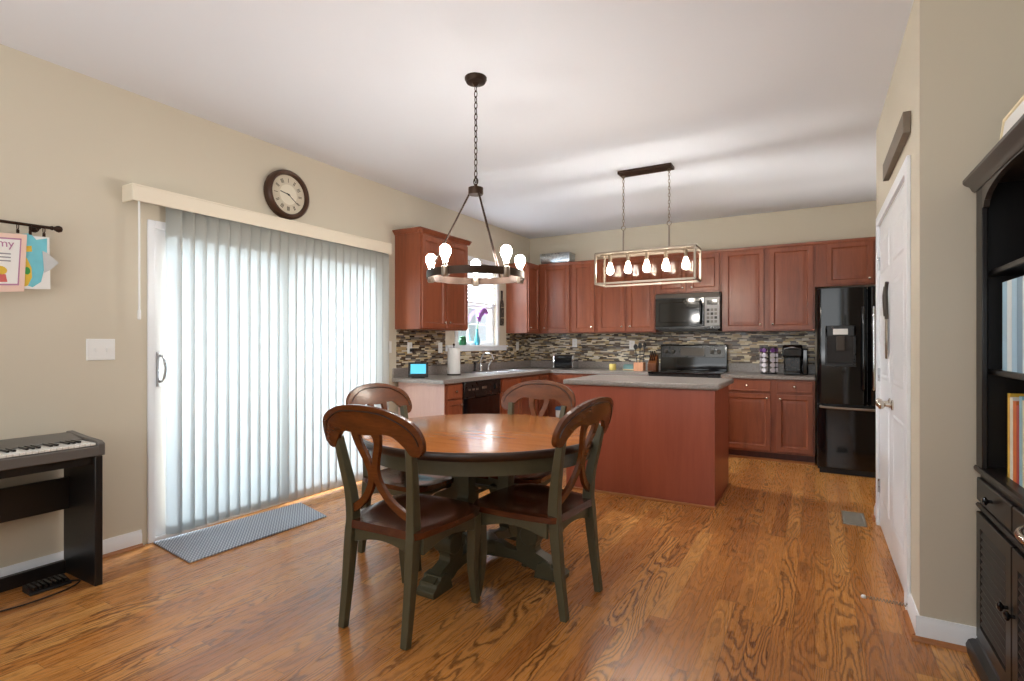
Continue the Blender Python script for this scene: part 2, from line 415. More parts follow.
# ------------------------------------------------------------------ kitchen window over the sink
w1 = bpy.data.objects.new('window_1', None); S.collection.objects.link(w1); w1['kind'] = 'structure'
m = MB(); x0, x1 = XL-.1, XL-.04
m.box(x0, x1, WY0, WY0+.05, WZ0, WZ1); m.box(x0, x1, WY1-.05, WY1, WZ0, WZ1); m.box(x0, x1, WY0+.05, WY1-.05, WZ1-.05, WZ1); m.box(x0, x1, WY0+.05, WY1-.05, WZ0, WZ0+.045)
m.box(x0, x1, WY0+.05, WY1-.05, 1.70, 1.745)
m.box(x0+.02, x1-.02, 5.38, 5.395, WZ0+.045, 1.7); m.box(x0+.02, x1-.02, WY0+.05, 5.38, 1.49, 1.505); m.box(x0+.02, x1-.02, 5.395, WY1-.05, 1.49, 1.505)
struct('frame', m, 'trim_white', w1, bevel=.003)
struct('pane', MB().box(XL-.075, XL-.07, WY0+.05, WY1-.05, WZ0+.045, WZ1-.05), 'pane_glass', w1)
m = MB(); m.box(XL-.04, XL+.035, 4.84, 6.195, WZ0-.025, WZ0); m.box(XL, XL+.014, 4.84, 6.195, WZ0-.07, WZ0-.025)
struct('sill', m, 'trim_white', w1, bevel=.003)
m = MB()
m.box(XL, XL+.012, WY0-.055, WY0, WZ0, WZ1+.055); m.box(XL, XL+.012, WY1, WY1+.055, WZ0, WZ1+.055); m.box(XL, XL+.012, WY0, WY1, WZ1, WZ1+.055)
struct('casing', m, 'trim_white', w1, bevel=.003)
hb = thing('window_blind', 'white slatted blind raised halfway in the kitchen window above the sink', 'blind', (XL-.02, 5.51, 2.25))
build('headrail', MB().box(XL-.035, XL-.002, WY0+.01, WY1-.01, 2.2, 2.25), 'trim_white', hb)
for k in range(10):
    z = 2.175-k*.043
    build('slat', MB().prism([(-.022, .008), (.022, -.010), (.022, -.013), (-.022, .005)], lambda a_, b_, t: (XL-.02+a_*.9, t, z+b_), WY0+.012, WY1-.012), 'trim_white', hb)
build('bottom_rail', MB().box(XL-.035, XL-.004, WY0+.012, WY1-.012, 1.745, 1.765), 'trim_white', hb)

# outdoors
plain('grass', (96, 128, 62), .9, var=.4, scale=6)
plain('patio', (190, 186, 178), .9, var=.1, scale=4)
plain('siding', (226, 232, 238), .7, var=.02)
plain('leaf_green', (70, 120, 60), .6, var=.3, scale=20)
o = build('lawn', MB().box(-22, XL-.15, -12, 20, -.35, -.2), 'grass'); o['kind'] = 'structure'
o = build('patio', MB().box(-7.0, XL-.15, .6, 7.2, -.2, -.14), 'patio'); o['kind'] = 'structure'
m = MB(); m.box(-9.2, -9.0, 8.2, 13.5, -.2, 4.0)
for k in range(20): m.box(-9.0, -8.985, 8.2, 13.5, -.1+k*.2, -.1+k*.2+.17)
o = build('neighbour_house', m, 'siding'); tag(o, 'pale sided house seen outside through the kitchen window', 'house')
def shrub(name, c, r, seed, label):
    bm = bmesh.new(); bmesh.ops.create_icosphere(bm, subdivisions=4, radius=r)
    from mathutils import noise
    for v in bm.verts:
        k = 1+.35*noise.noise(v.co*2.2+Vector((seed, 0, 0)))+.2*noise.noise(v.co*7+Vector((0, seed, 0)))
        v.co = v.co*k; v.co.z *= 1.1
    me = bpy.data.meshes.new(name); bm.to_mesh(me); bm.free(); me.materials.append(M['leaf_green'])
    o = bpy.data.objects.new(name, me); S.collection.objects.link(o); o.location = c; tag(o, label, 'shrub'); return o
shrub('garden_shrub', (-7.6, 8.2, .75), .95, 3, 'green shrub outdoors seen through the kitchen window')

# ------------------------------------------------------------------ cabinets
FLAT = [(0, 0), (0, .018), (.002, .020), (.046, .020), (.050, .014), (.058, .009), (.066, .009), (.088, .014), (.09, .014)]
DRW = [(0, 0), (0, .018), (.003, .020), (.012, .020), (.016, .018)]
def knob_mb(P, nr, r=.014):
    return MB().lathe([(.006, 0), (.006, .010), (r*.9, .014), (r, .019), (r*.85, .025), (r*.3, .028)], P, nr, 14)
def door(par, O, u, nr, w, h, kn=None, mat='cherry'):
    o = build('door', MB().loft(O, u, Z_, nr, w, h, FLAT), mat, par, smooth=25)
    if kn:
        P = Vector(O)+Vector(u)*kn[0]+Z_*kn[1]+Vector(nr)*.019
        build('knob', knob_mb(P, nr), 'nickel', o, smooth=40)
    return o
def drawer(par, O, u, nr, w, h, mat='cherry', knob=True):
    o = build('drawer', MB().loft(O, u, Z_, nr, w, h, DRW), mat, par, smooth=25)
    if knob:
        P = Vector(O)+Vector(u)*w/2+Z_*h/2+Vector(nr)*.018
        build('knob', knob_mb(P, nr), 'nickel', o, smooth=40)
    return o
UB, UT = 1.395, 2.335
FX, FY = XL+.32, YB-.33     # front planes of the wall cabinets
BX, BY = XL+.60, YB-.61     # front planes of the base cabinets

# wall cabinet left of the window
c = thing('wall_cabinet', 'cherry wall cabinet with two doors left of the kitchen window', 'cabinet', (XL, 4.41, UB), group='cherry wall cabinets')
build('body', MB().box(XL, FX, 4.01, 4.81, UB, UT), 'cherry', c, bevel=.002)
m = MB(); prof = [(0, 0), (.006, 0), (.012, .012), (.03, .03), (.036, .036), (.036, .045), (0, .045)]
m.prism(prof, lambda a_, b_, t: (FX+a_, 4.01-.036+t*(.8+.072), UT-.005+b_), 0, 1)
m.prism(prof, lambda a_, b_, t: (XL+t*(.32+.036), 4.01-a_, UT-.005+b_), 0, 1)
m.prism(prof, lambda a_, b_, t: (XL+t*(.32+.036), 4.81+a_, UT-.005+b_), 0, 1)
m.box(XL, FX+.03, 4.0, 4.82, UT+.036, UT+.04)
build('crown_molding', m, 'cherry', c, smooth=30)
door(c, (FX, 4.025, UB+.015), Y_, X_, .38, .90, (.345, .06)); door(c, (FX, 4.415, UB+.015), Y_, X_, .38, .90, (.035, .06))
# wall cabinet right of the window
c = thing('wall_cabinet', 'narrow cherry wall cabinet on the window wall beside the corner', 'cabinet', (XL, 6.38, UB), group='cherry wall cabinets')
build('body', MB().box(XL, FX, 6.20, 6.885, UB, UT), 'cherry', c, bevel=.002)
door(c, (FX, 6.215, UB+.015), Y_, X_, .31, .90, (.035, .06))
def upper(x0, x1, z0, doors, label, rail=True):
    c = thing('wall_cabinet', label, 'cabinet', ((x0+x1)/2, YB, z0), group='cherry wall cabinets')
    build('body', MB().box(x0+.0005, x1-.0005, FY, YB-.001 if z0 > 1.41 else YB-.009, z0, UT), 'cherry', c, bevel=.002)
    m = MB().prism([(0, 0), (.006, 0), (.014, .02), (.014, .034), (0, .034)], lambda a_, b_, t: (x0+t*(x1-x0), FY-a_, UT-.022+b_), 0, 1)
    build('top_rail', m, 'cherry', c, smooth=30)
    for (a_, b_, kn) in doors:
        w = b_-a_; door(c, (a_, FY, z0+.015), X_, -Y_, w, UT-.04-z0, None if kn is None else ((.035 if kn == 'l' else w-.035), .06 if z0 < 1.5 else .05))
upper(FX+.001, -2.825, UB, [(-3.255, -2.85, 'l')], 'cherry wall cabinet with one door in the back corner under the silver box')
upper(-2.825, -2.47, UB, [(-2.80, -2.495, 'r')], 'single door cherry wall cabinet above the toaster')
upper(-2.47, -1.70, UB, [(-2.445, -2.09, 'r'), (-2.055, -1.72, 'l')], 'double door cherry wall cabinet left of the microwave')
upper(-1.70, -.94, 1.855, [(-1.68, -1.34, 'r'), (-1.305, -.965, 'l')], 'short cherry wall cabinet directly above the microwave')
upper(-.94, .0, UB, [(-.915, -.495, 'r'), (-.44, -.02, 'l')], 'double door cherry wall cabinet above the coffee maker')
upper(.0, .965, 1.86, [(.105, .52, 'r'), (.545, .95, 'l')], 'short cherry wall cabinet above the black refrigerator')

# base cabinets, window wall
def toe(par, *b): build('toe_kick', MB().box(*b), 'cherry_dark', par)
c = thing('base_cabinet', 'narrow cherry base cabinet with drawer and door left of the dishwasher', 'cabinet', (XL, 4.17, 0), group='cherry base cabinets')
build('body', MB().box(XL+.032, BX, 4.03, 4.315, .1, .875), 'cherry', c, bevel=.002)
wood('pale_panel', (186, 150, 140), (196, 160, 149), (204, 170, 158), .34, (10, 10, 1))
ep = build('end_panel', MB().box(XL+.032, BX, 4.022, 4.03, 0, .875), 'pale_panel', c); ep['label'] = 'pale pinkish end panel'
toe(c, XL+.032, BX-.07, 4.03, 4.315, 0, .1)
drawer(c, (BX, 4.055, .725), Y_, X_, .24, .13); door(c, (BX, 4.055, .115), Y_, X_, .24, .595, (.205, .54))
c = thing('base_cabinet', 'cherry sink base cabinet under the kitchen window', 'cabinet', (XL, 5.5, 0), group='cherry base cabinets')
build('body', MB().box(XL+.001, BX, 5.03, 5.97, .1, .72), 'cherry', c, bevel=.002)
build('face_frame', MB().box(BX-.02, BX, 5.03, 5.97, .72, .875), 'cherry', c)
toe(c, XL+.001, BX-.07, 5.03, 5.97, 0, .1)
for y in (5.06, 5.51):
    drawer(c, (BX, y, .725), Y_, X_, .43, .13, knob=False); door(c, (BX, y, .115), Y_, X_, .43, .595, (.395 if y < 5.3 else .035, .54))
c = thing('base_cabinet', 'cherry corner base cabinet between the sink and the toaster', 'cabinet', (XL, 6.3, 0), group='cherry base cabinets')
m = MB(); m.box(XL+.001, BX, 5.971, YB-.001, .1, .875); m.box(BX, -2.5, BY, YB-.001, .1, .875)
build('body', m, 'cherry', c)
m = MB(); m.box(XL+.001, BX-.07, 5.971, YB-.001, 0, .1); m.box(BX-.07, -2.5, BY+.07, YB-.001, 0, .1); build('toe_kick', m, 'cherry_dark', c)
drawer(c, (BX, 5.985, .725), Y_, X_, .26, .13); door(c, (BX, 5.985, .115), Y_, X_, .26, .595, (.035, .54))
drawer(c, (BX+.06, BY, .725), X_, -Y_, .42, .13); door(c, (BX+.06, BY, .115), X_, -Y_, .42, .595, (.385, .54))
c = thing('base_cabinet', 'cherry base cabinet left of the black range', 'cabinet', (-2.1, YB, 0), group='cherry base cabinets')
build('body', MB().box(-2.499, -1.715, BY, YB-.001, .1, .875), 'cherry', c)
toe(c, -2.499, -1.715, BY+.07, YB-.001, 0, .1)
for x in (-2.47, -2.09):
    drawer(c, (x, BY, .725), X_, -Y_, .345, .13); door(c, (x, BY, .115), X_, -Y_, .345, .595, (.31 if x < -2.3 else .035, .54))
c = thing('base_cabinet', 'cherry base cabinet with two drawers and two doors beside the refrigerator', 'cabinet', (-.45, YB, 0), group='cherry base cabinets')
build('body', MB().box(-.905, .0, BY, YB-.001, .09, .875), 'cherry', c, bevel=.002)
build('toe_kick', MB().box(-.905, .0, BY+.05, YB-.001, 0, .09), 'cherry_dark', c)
build('shoe_strip', MB().box(-.905, .0, BY+.03, BY+.05, 0, .022), 'shoe_wood', c)
for x, w, k in ((-.875, .465, .43), (-.355, .335, .035)):
    drawer(c, (x, BY, .742), X_, -Y_, w, .118); door(c, (x, BY, .115), X_, -Y_, w, .60, (k, .555))

# countertops with upstand
def ctop(o, bev=.006): return build(o[0], o[1], 'laminate', o[2], bevel=bev)
t = thing('countertop', 'grey speckled countertop running from the sink round the corner to the range', 'countertop', (XL, 5.4, .875), group='grey laminate countertops')
poly = [(XL, 3.965), (BX+.035, 3.965), (BX+.035, BY-.03), (-1.713, BY-.03), (-1.713, YB-.001), (XL, YB-.001)]
hole = (XL+.09, XL+.53, 5.10, 5.90)
m = MB(); z0, z1 = .876, .914
m.box(XL, BX+.035, 3.965, hole[2], z0, z1); m.box(XL, hole[0], hole[2], hole[3], z0, z1); m.box(hole[1], BX+.035, hole[2], hole[3], z0, z1)
m.box(XL, BX+.035, hole[3], YB-.001, z0, z1); m.box(BX+.035, -1.713, BY-.03, YB-.001, z0, z1)
build('slab', m, 'laminate', t)
m = MB(); m.box(XL, XL+.02, 3.965, YB-.001, z1, 1.01); m.box(XL+.02, -1.713, YB-.021, YB-.001, z1, 1.01)
build('upstand', m, 'laminate', t, bevel=.004)
t = thing('countertop', 'short grey speckled countertop under the coffee maker', 'countertop', (-.45, YB, .875), group='grey laminate countertops')
build('slab', MB().box(-.907, .005, BY-.03, YB-.001, z0, z1), 'laminate', t, bevel=.006)
build('upstand', MB().box(-.907, .005, YB-.021, YB-.001, z1, 1.02), 'laminate', t, bevel=.004)

# sink and faucet
t = thing('kitchen_sink', 'stainless double bowl sink set in the counter under the window', 'sink', (XL+.31, 5.5, .9))
m = MB(); x0, x1, y0, y1 = hole; zr = .915
m.box(x0-.012, x1+.012, y0-.012, y0+.02, zr, zr+.006); m.box(x0-.012, x1+.012, y1-.02, y1+.012, zr, zr+.006)
m.box(x0-.012, x0+.02, y0+.02, y1-.02, zr, zr+.006); m.box(x1-.02, x1+.012, y0+.02, y1-.02, zr, zr+.006); m.box(x0+.02, x1-.02, 5.485, 5.515, zr, zr+.006)
build('rim', m, 'stainless', t, bevel=.002)
for a_, b_ in ((y0+.02, 5.485), (5.515, y1-.02)):
    m = MB(); m.loft((x0+.02, a_, zr), X_, Y_, -Z_, x1-x0-.04, b_-a_, [(0, 0), (.01, .14), (.03, .165), (.08, .168)])
    o = build('bowl', m, 'stainless', t, smooth=30)
    build('drain', MB().lathe([(.03, 0), (.03, .004), (.02, .006)], ((x0+x1)/2, (a_+b_)/2, zr-.167)), 'chrome', o)
t = thing('faucet', 'chrome kitchen faucet with side handle behind the sink', 'faucet', (XL+.06, 5.5, .914))
m = MB().lathe([(.022, .001), (.022, .012), (.018, .02), (.015, .1)], (XL+.048, 5.5, .914)); m.tube(cr([(XL+.048, 5.5, 1.0), (XL+.06, 5.5, 1.09), (XL+.12, 5.5, 1.135), (XL+.2, 5.5, 1.12), (XL+.235, 5.5, 1.06)]), .011)
build('spout', m, 'chrome', t, smooth=50)
m = MB().lathe([(.02, .001), (.02, .03), (.012, .045)], (XL+.055, 5.66, .914)); m.tube([(XL+.055, 5.66, .955), (XL+.07, 5.67, 1.0), (XL+.09, 5.68, 1.05)], .007)
build('handle', m, 'chrome', t, smooth=50)
m = MB().lathe([(.02, .001), (.02, .02), (.013, .03), (.013, .085), (.018, .09), (.016, .12), (.006, .125)], (XL+.055, 5.36, .914))
build('sprayer', m, 'black_satin', t, smooth=50)

# dishwasher
t = thing('dishwasher', 'black built-in dishwasher under the counter beside the sink', 'dishwasher', (XL+.3, 4.67, 0))
DX = BX+.012
build('body', MB().box(XL+.05, BX-.01, 4.325, 5.02, .1, .872), 'black_matte', t)
build('door', MB().box(BX-.01, DX, 4.325, 5.02, .12, .70), 'black_gloss', t, bevel=.004)
p_ = build('control_panel', MB().box(BX-.01, DX+.012, 4.325, 5.02, .705, .870), 'black_satin', t, bevel=.006)
build('toe_panel', MB().box(XL+.05, BX-.06, 4.325, 5.02, .005, .1), 'black_matte', t)
for i in range(3): build('button', MB().box(DX+.012, DX+.016, 4.39+.07*i, 4.43+.07*i, .78, .80), 'pewter', p_, bevel=.002)
build('latch', MB().box(DX+.012, DX+.022, 4.64, 4.72, .785, .81), 'pewter', p_, bevel=.004)
build('dial', MB().lathe([(.028, 0), (.026, .012), (.012, .016)], (DX+.012, 4.90, .79), X_), 'black_gloss', p_, smooth=40)

# ------------------------------------------------------------------ range and microwave
t = thing('range', 'black electric range with raised control panel behind the island', 'stove', (-1.31, 6.5, 0))
rx0, rx1 = -1.705, -.915; rf = BY-.035
build('body', MB().box(rx0, rx1, rf, YB-.012, .03, .905), 'black_satin', t, bevel=.003)
build('cooktop', MB().box(rx0-.005, rx1+.005, rf-.02, YB-.09, .905, .925), 'black_gloss', t, bevel=.006)
for (bx, by, r) in ((-1.51, 6.38, .1), (-1.12, 6.38, .08), (-1.51, 6.65, .08), (-1.12, 6.65, .1)):
    m = MB().lathe([(r, 0), (r, .002), (r-.008, .002), (r-.008, 0)], (bx, by, .9252), seg=32)
    build('burner_ring', m, 'iron', t)
m = MB().prism([(YB-.012, .925), (YB-.10, .925), (YB-.10, 1.04), (YB-.085, 1.235), (YB-.07, 1.245), (YB-.012, 1.245)], lambda a_, b_, tt: (rx0+tt*(rx1-rx0), a_, b_), 0, 1)
bgd = build('backguard', m, 'black_gloss', t, bevel=.004)
m = MB().obox((rx0, YB-.10, 1.04), X_, Vector((0, .0765, .997)).normalized(), Vector((0, -.997, .0765)), .02, .77, .045, .185, .0005, .004)
pan = build('control_panel', m, 'black_satin', bgd, bevel=.002)
nv = Vector((0, -.997, .0765)); vv = Vector((0, .0765, .997))
build('display', MB().obox((rx0, YB-.10, 1.04), X_, vv, nv, .25, .53, .07, .16, .0045, .006), 'iron', bgd)
for u in (.07, .155, .62, .70):
    P = Vector((rx0, YB-.10, 1.04))+X_*u+vv*.115+nv*.004
    build('knob', MB().lathe([(.026, 0), (.024, .014), (.018, .022), (.006, .023)], P, nv, 18), 'iron', bgd, smooth=40)
od = build('oven_door', MB().box(rx0+.01, rx1-.01, rf-.03, rf, .22, .80), 'black_gloss', t, bevel=.006)
build('oven_handle', MB().tube([(rx0+.06, rf-.03, .765), (rx0+.06, rf-.07, .765), (rx1-.06, rf-.07, .765), (rx1-.06, rf-.03, .765)], .011), 'black_satin', od, smooth=50)
build('storage_drawer', MB().box(rx0+.01, rx1-.01, rf-.025, rf, .05, .21), 'black_satin', t, bevel=.006)

t = thing('microwave', 'black over-the-range microwave with silver keypad under the short cabinet', 'microwave', (-1.32, 6.69, 1.42))
mx0, mx1, mf = -1.69, -.945, YB-.40; mz0, mz1 = 1.425, 1.853
build('body', MB().box(mx0, mx1, mf, YB-.009, mz0, mz1), 'black_satin', t, bevel=.004)
build('vent_grille', MB().box(mx0+.01, mx1-.01, mf-.012, mf, mz1-.055, mz1-.004), 'iron', t, bevel=.003)
dd = build('door', MB().loft((mx0+.005, mf, mz0+.035), X_, Z_, -Y_, .565, .33, [(0, 0), (0, .022), (.004, .026), (.045, .026), (.05, .022), (.06, .022)]), 'black_gloss', t, smooth=30)
build('window', MB().box(mx0+.06, mx0+.465, mf-.0265, mf-.0225, mz0+.085, mz0+.30), M['black_gloss'], dd)
build('handle', MB().tube(cr([(mx0+.535, mf-.024, mz0+.06), (mx0+.535, mf-.055, mz0+.09), (mx0+.535, mf-.058, mz0+.2), (mx0+.535, mf-.055, mz0+.31), (mx0+.535, mf-.024, mz0+.34)]), .011), 'black_gloss', dd, smooth=50)
kp = build('keypad', MB().box(mx0+.575, mx1-.004, mf-.024, mf, mz0+.035, mz0+.365), 'keypad_grey', t, bevel=.003)
for i in range(4):
    for j in range(3):
        build('key', MB().box(mx0+.60+.042*j, mx0+.63+.042*j, mf-.027, mf-.0235, mz0+.07+.045*i, mz0+.10+.045*i), 'black_matte' if (i+j) % 3 == 0 else 'piano_grey', kp)
build('clock_window', MB().box(mx0+.60, mx1-.03, mf-.027, mf-.0235, mz0+.28, mz0+.335), 'black_gloss', kp)
build('lamp_strip', MB().box(mx0+.03, mx1-.03, mf+.02, YB-.05, mz0-.02, mz0), 'black_matte', t)

# ------------------------------------------------------------------ refrigerator
t = thing('refrigerator', 'tall black french door refrigerator with ice dispenser next to the pantry', 'refrigerator', (.43, 6.4, 0))
fx0, fx1, ff = .018, .855, 5.95; fs = .427; zt = 1.79; zsm = .67
build('body', MB().box(fx0+.005, fx1-.005, ff+.075, YB-.03, .03, zt-.02), 'black_satin', t, bevel=.004)
build('kick_grille', MB().box(fx0+.02, fx1-.02, ff+.04, ff+.08, .0, .055), 'black_matte', t)
def pillow(x0, x1, z0, z1):
    m = MB(); P = []
    K = 14
    for i in range(K+1):
        s_ = i/K; x = x0+(x1-x0)*s_; e = min(s_, 1-s_)*(x1-x0); dy = .03*(1-min(1, e/.03))**2
        P.append((x, ff-.006*(1-(2*s_-1)**2)+dy))
    P += [(x1, ff+.07), (x0, ff+.07)]
    return m.prism(P, lambda a_, b_, tt: (a_, b_, z0+tt*(z1-z0)), 0, 1)
ld = build('left_door', pillow(fx0, fs-.003, zsm+.005, zt), 'black_gloss', t, bevel=.006)
rd = build('right_door', pillow(fs+.003, fx1, zsm+.005, zt), 'black_gloss', t, bevel=.006)
fd = build('freezer_drawer', pillow(fx0, fx1, .06, zsm-.005), 'black_gloss', t, bevel=.006)
def handle(par, pts, mat): build('handle', MB().tube(cr(pts), .012), mat, par, smooth=50)
handle(ld, [(fs-.035, ff, .82), (fs-.035, ff-.05, .86), (fs-.035, ff-.055, 1.2), (fs-.035, ff-.05, 1.55), (fs-.035, ff, 1.6)], 'black_gloss')
handle(rd, [(fs+.045, ff, .82), (fs+.045, ff-.05, .86), (fs+.045, ff-.055, 1.2), (fs+.045, ff-.05, 1.55), (fs+.045, ff, 1.6)], 'chrome')
handle(fd, [(fx0+.03, ff, zsm-.02), (fx0+.07, ff-.045, zsm-.025), (.43, ff-.055, zsm-.03), (fx1-.07, ff-.045, zsm-.025), (fx1-.03, ff, zsm-.02)], 'pewter')
m = MB(); a_, b_, c_, d_ = .085, .335, 1.035, 1.425
m.box(a_, a_+.02, ff-.014, ff, c_, d_); m.box(b_-.02, b_, ff-.014, ff, c_, d_); m.box(a_, b_, ff-.014, ff, d_-.10, d_); m.box(a_, b_, ff-.03, ff, c_, c_+.025)
dp = build('dispenser', m, 'black_satin', ld, bevel=.004)
build('dispenser_recess', MB().box(a_+.02, b_-.02, ff-.009, ff-.002, c_+.025, d_-.10), 'black_matte', ld)
build('dispenser_display', MB().box(a_+.065, b_-.065, ff-.017, ff-.0145, d_-.085, d_-.03), 'plastic_white', ld)
build('dispenser_paddle', MB().box(a_+.09, b_-.09, ff-.03, ff-.01, c_+.15, d_-.10), 'iron', ld, bevel=.004)

# ------------------------------------------------------------------ island
t = thing('kitchen_island', 'cherry panelled kitchen island with grey speckled top', 'island', (-1.27, 4.65, 0))
ix0, ix1, iy0, iy1 = -1.875, -.665, 4.255, 5.04
build('body', MB().box(ix0, ix1, iy0, iy1, 0, .898), 'cherry_panel', t, bevel=.002)
for a_, b_ in ((ix1-.02, ix1+.006), (ix0-.006, ix0+.02)): build('corner_strip', MB().box(a_, b_, iy0-.006, iy0+.014, 0, .898), 'cherry_panel', t)
m = MB(); m.box(ix0, ix1+.006, iy0-.022, iy0-.006, 0, .02); m.box(ix1+.006, ix1+.02, iy0-.022, iy1, 0, .02)
build('shoe_strip', m, 'shoe_wood', t, bevel=.004)
build('worktop', MB().box(ix0-.025, ix1+.04, iy0-.04, iy1+.03, .9, .945), 'laminate', t, bevel=.015, seg=4)

# ------------------------------------------------------------------ pantry double door
d2 = bpy.data.objects.new('door_2', None); S.collection.objects.link(d2); d2['kind'] = 'structure'
m = MB(); ca = XR-.016
m.box(ca, XR, DY0-.085, DY0, 0, DZ+.065); m.box(ca, XR, DY1, DY1+.065, 0, DZ+.065); m.box(ca, XR, DY0, DY1, DZ, DZ+.065)
m.box(XR, XR+.1, DY0-.0, DY0+.012, 0, DZ); m.box(XR, XR+.1, DY1-.012, DY1, 0, DZ); m.box(XR, XR+.1, DY0, DY1, DZ-.012, DZ)
struct('casing', m, 'trim_white', d2, bevel=.003)
ym = (DY0+DY1)/2
for k, (y0, y1) in enumerate(((DY0+.015, ym-.002), (ym+.002, DY1-.015))):
    w = y1-y0; lf = XR+.002
    m = MB().box(lf, lf+.034, y0, y1, .012, DZ-.015)
    lo = struct('leaf', m, 'trim_white', d2)
    for (za, zb) in ((.20, .85), (1.02, 1.62), (1.72, 1.95)):
        m = MB().loft((lf+.0, y1-.1, za), -Y_, Z_, -X_, w-.2, zb-za, [(0, -.002), (0, .0005), (.008, .006), (.018, .006), (.03, .001), (.05, .005), (.055, .005)])
        struct('panel', m, 'trim_white', lo, smooth=25)
    for z in (.28, 1.04, 1.80):
        yh = y0 if k == 0 else y1
        m = MB().cyl((lf-.006, yh, z-.045), (lf-.006, yh, z+.045), .007); m.box(lf-.003, lf, yh-.02, yh+.02, z-.045, z+.045)
        struct('hinge', m, 'stainless', lo, smooth=40)
    if k == 0:
        m = MB().lathe([(.03, 0), (.03, .006), (.012, .012), (.01, .035), (.022, .045), (.027, .058), (.022, .068), (.008, .072)], (lf, y1-.06, .90), -X_)
        struct('door_knob', m, 'nickel', lo, smooth=50)
    else:
        m = MB().lathe([(.03, 0), (.03, .006), (.012, .012), (.01, .035), (.022, .045), (.027, .058), (.022, .068), (.008, .072)], (lf, y0+.06, .90), -X_)
        struct('door_knob', m, 'nickel', lo, smooth=50)
t = thing('door_ornament', 'slender grey metal ornament hanging flat on the white pantry door', 'ornament', (XR-.01, 3.9, 1.35))
m = MB(); m.tube(cr([(XR-.012, 3.86, 1.62), (XR-.016, 3.88, 1.56), (XR-.014, 3.87, 1.46), (XR-.012, 3.88, 1.40)]), .010); m.tube(cr([(XR-.012, 3.95, 1.60), (XR-.018, 3.95, 1.53), (XR-.014, 3.93, 1.42)]), .009)
build('hook', m, 'iron', t, smooth=50)
m = MB().prism([(-.02, 1.40), (.02, 1.41), (.026, 1.30), (.02, 1.20), (.0, 1.16), (-.018, 1.2), (-.026, 1.3)], lambda a_, b_, tt: (XR-.008-tt, 3.89+a_, b_), 0, .01)
build('blade', m, 'pewter', t, bevel=.003)
ob = build('wall_plank', MB().box(XR-.032, XR-.001, 3.03, 3.87, 2.225, 2.325), 'plank_grey', bevel=.003)
tag(ob, 'long weathered grey wooden plank hung above the pantry door', 'wall decoration')
t = thing('door_stop', 'thin spring door stop sticking out of the baseboard by the pantry door', 'door stop', (XR-.014, 3.02, .05))
pts = [(XR-.016-.16*i/90, 3.02+.007*math.cos(i*.9), .05+.007*math.sin(i*.9)) for i in range(91)]
build('spring', MB().tube(pts, .002, 5), 'pewter', t, smooth=60)
build('tip', MB().lathe([(.006, 0), (.009, .003), (.009, .015), (.004, .02)], (XR-.175, 3.02, .05), -X_, 12), 'plastic_white', t, smooth=50)
t = thing('floor_register', 'grey metal floor vent set in the oak boards near the pantry', 'vent', (.24, 4.51, 0))
m = MB(); m.box(.17, .31, 4.35, 4.365, 0, .006); m.box(.17, .31, 4.655, 4.67, 0, .006); m.box(.17, .185, 4.365, 4.655, 0, .006); m.box(.295, .31, 4.365, 4.655, 0, .006)
build('frame', m, 'pewter_paint', t)
for i in range(14): build('louver', MB().box(.185, .295, 4.372+i*.0205, 4.382+i*.0205, .0, .005), 'pewter_paint', t)

# ------------------------------------------------------------------ dining table
TC = Vector((-1.67, 2.58, 0)); TR = .69
t = thing('dining_table', 'round dining table with brown wooden top on an olive scrolled pedestal', 'table', TC)
build('tabletop', MB().lathe([(TR-.03, .725), (TR-.016, .7255), (TR-.016, .7585), (TR-.03, .7601), (.01, .7601)], TC, seg=96), 'table_wood', t, smooth=35)
build('edge_band', MB().lathe([(TR-.035, .716), (TR-.010, .718), (TR-.002, .728), (TR, .740), (TR-.003, .752), (TR-.010, .758), (TR-.0155, .7585), (TR-.0155, .7245), (TR-.035, .7245)], TC, seg=96), 'edge_dark', t, smooth=35)
m = MB(); ra = TR-.06
m.rings([[TC+Vector((r*math.cos(2*PI*i/72), r*math.sin(2*PI*i/72), z)) for i in range(72)] for r, z in ((ra, .64), (ra, .716), (ra-.025, .716), (ra-.025, .64))], False, True)
build('apron', m, 'olive', t, smooth=35)
m = MB(); m.box(TC.x-.26, TC.x+.26, TC.y-.26, TC.y+.26, .655, .716)
build('top_plate', m, 'olive', t, bevel=.006)
for e_ in (X_, Y_): build('cross_rail', MB().bar(TC-e_*.15+Z_*(.428 if e_ is X_ else .408), TC+e_*.15+Z_*(.428 if e_ is X_ else .408), .018), 'olive', t, bevel=.003)
build('hub', MB().lathe([(.10, .055), (.13, .07), (.13, .125), (.10, .14), (.02, .145)], TC, seg=4), 'olive', t, bevel=.006)
cl = cr([(.16, .655), (.16, .50), (.16, .40), (.21, .345), (.285, .30), (.315, .225), (.30, .15), (.33, .09), (.40, .065), (.49, .04)], 6)
wd = cr([(.07, 0), (.066, 0), (.075, 0), (.10, 0), (.12, 0), (.125, 0), (.115, 0), (.10, 0), (.085, 0), (.055, 0)], 6)
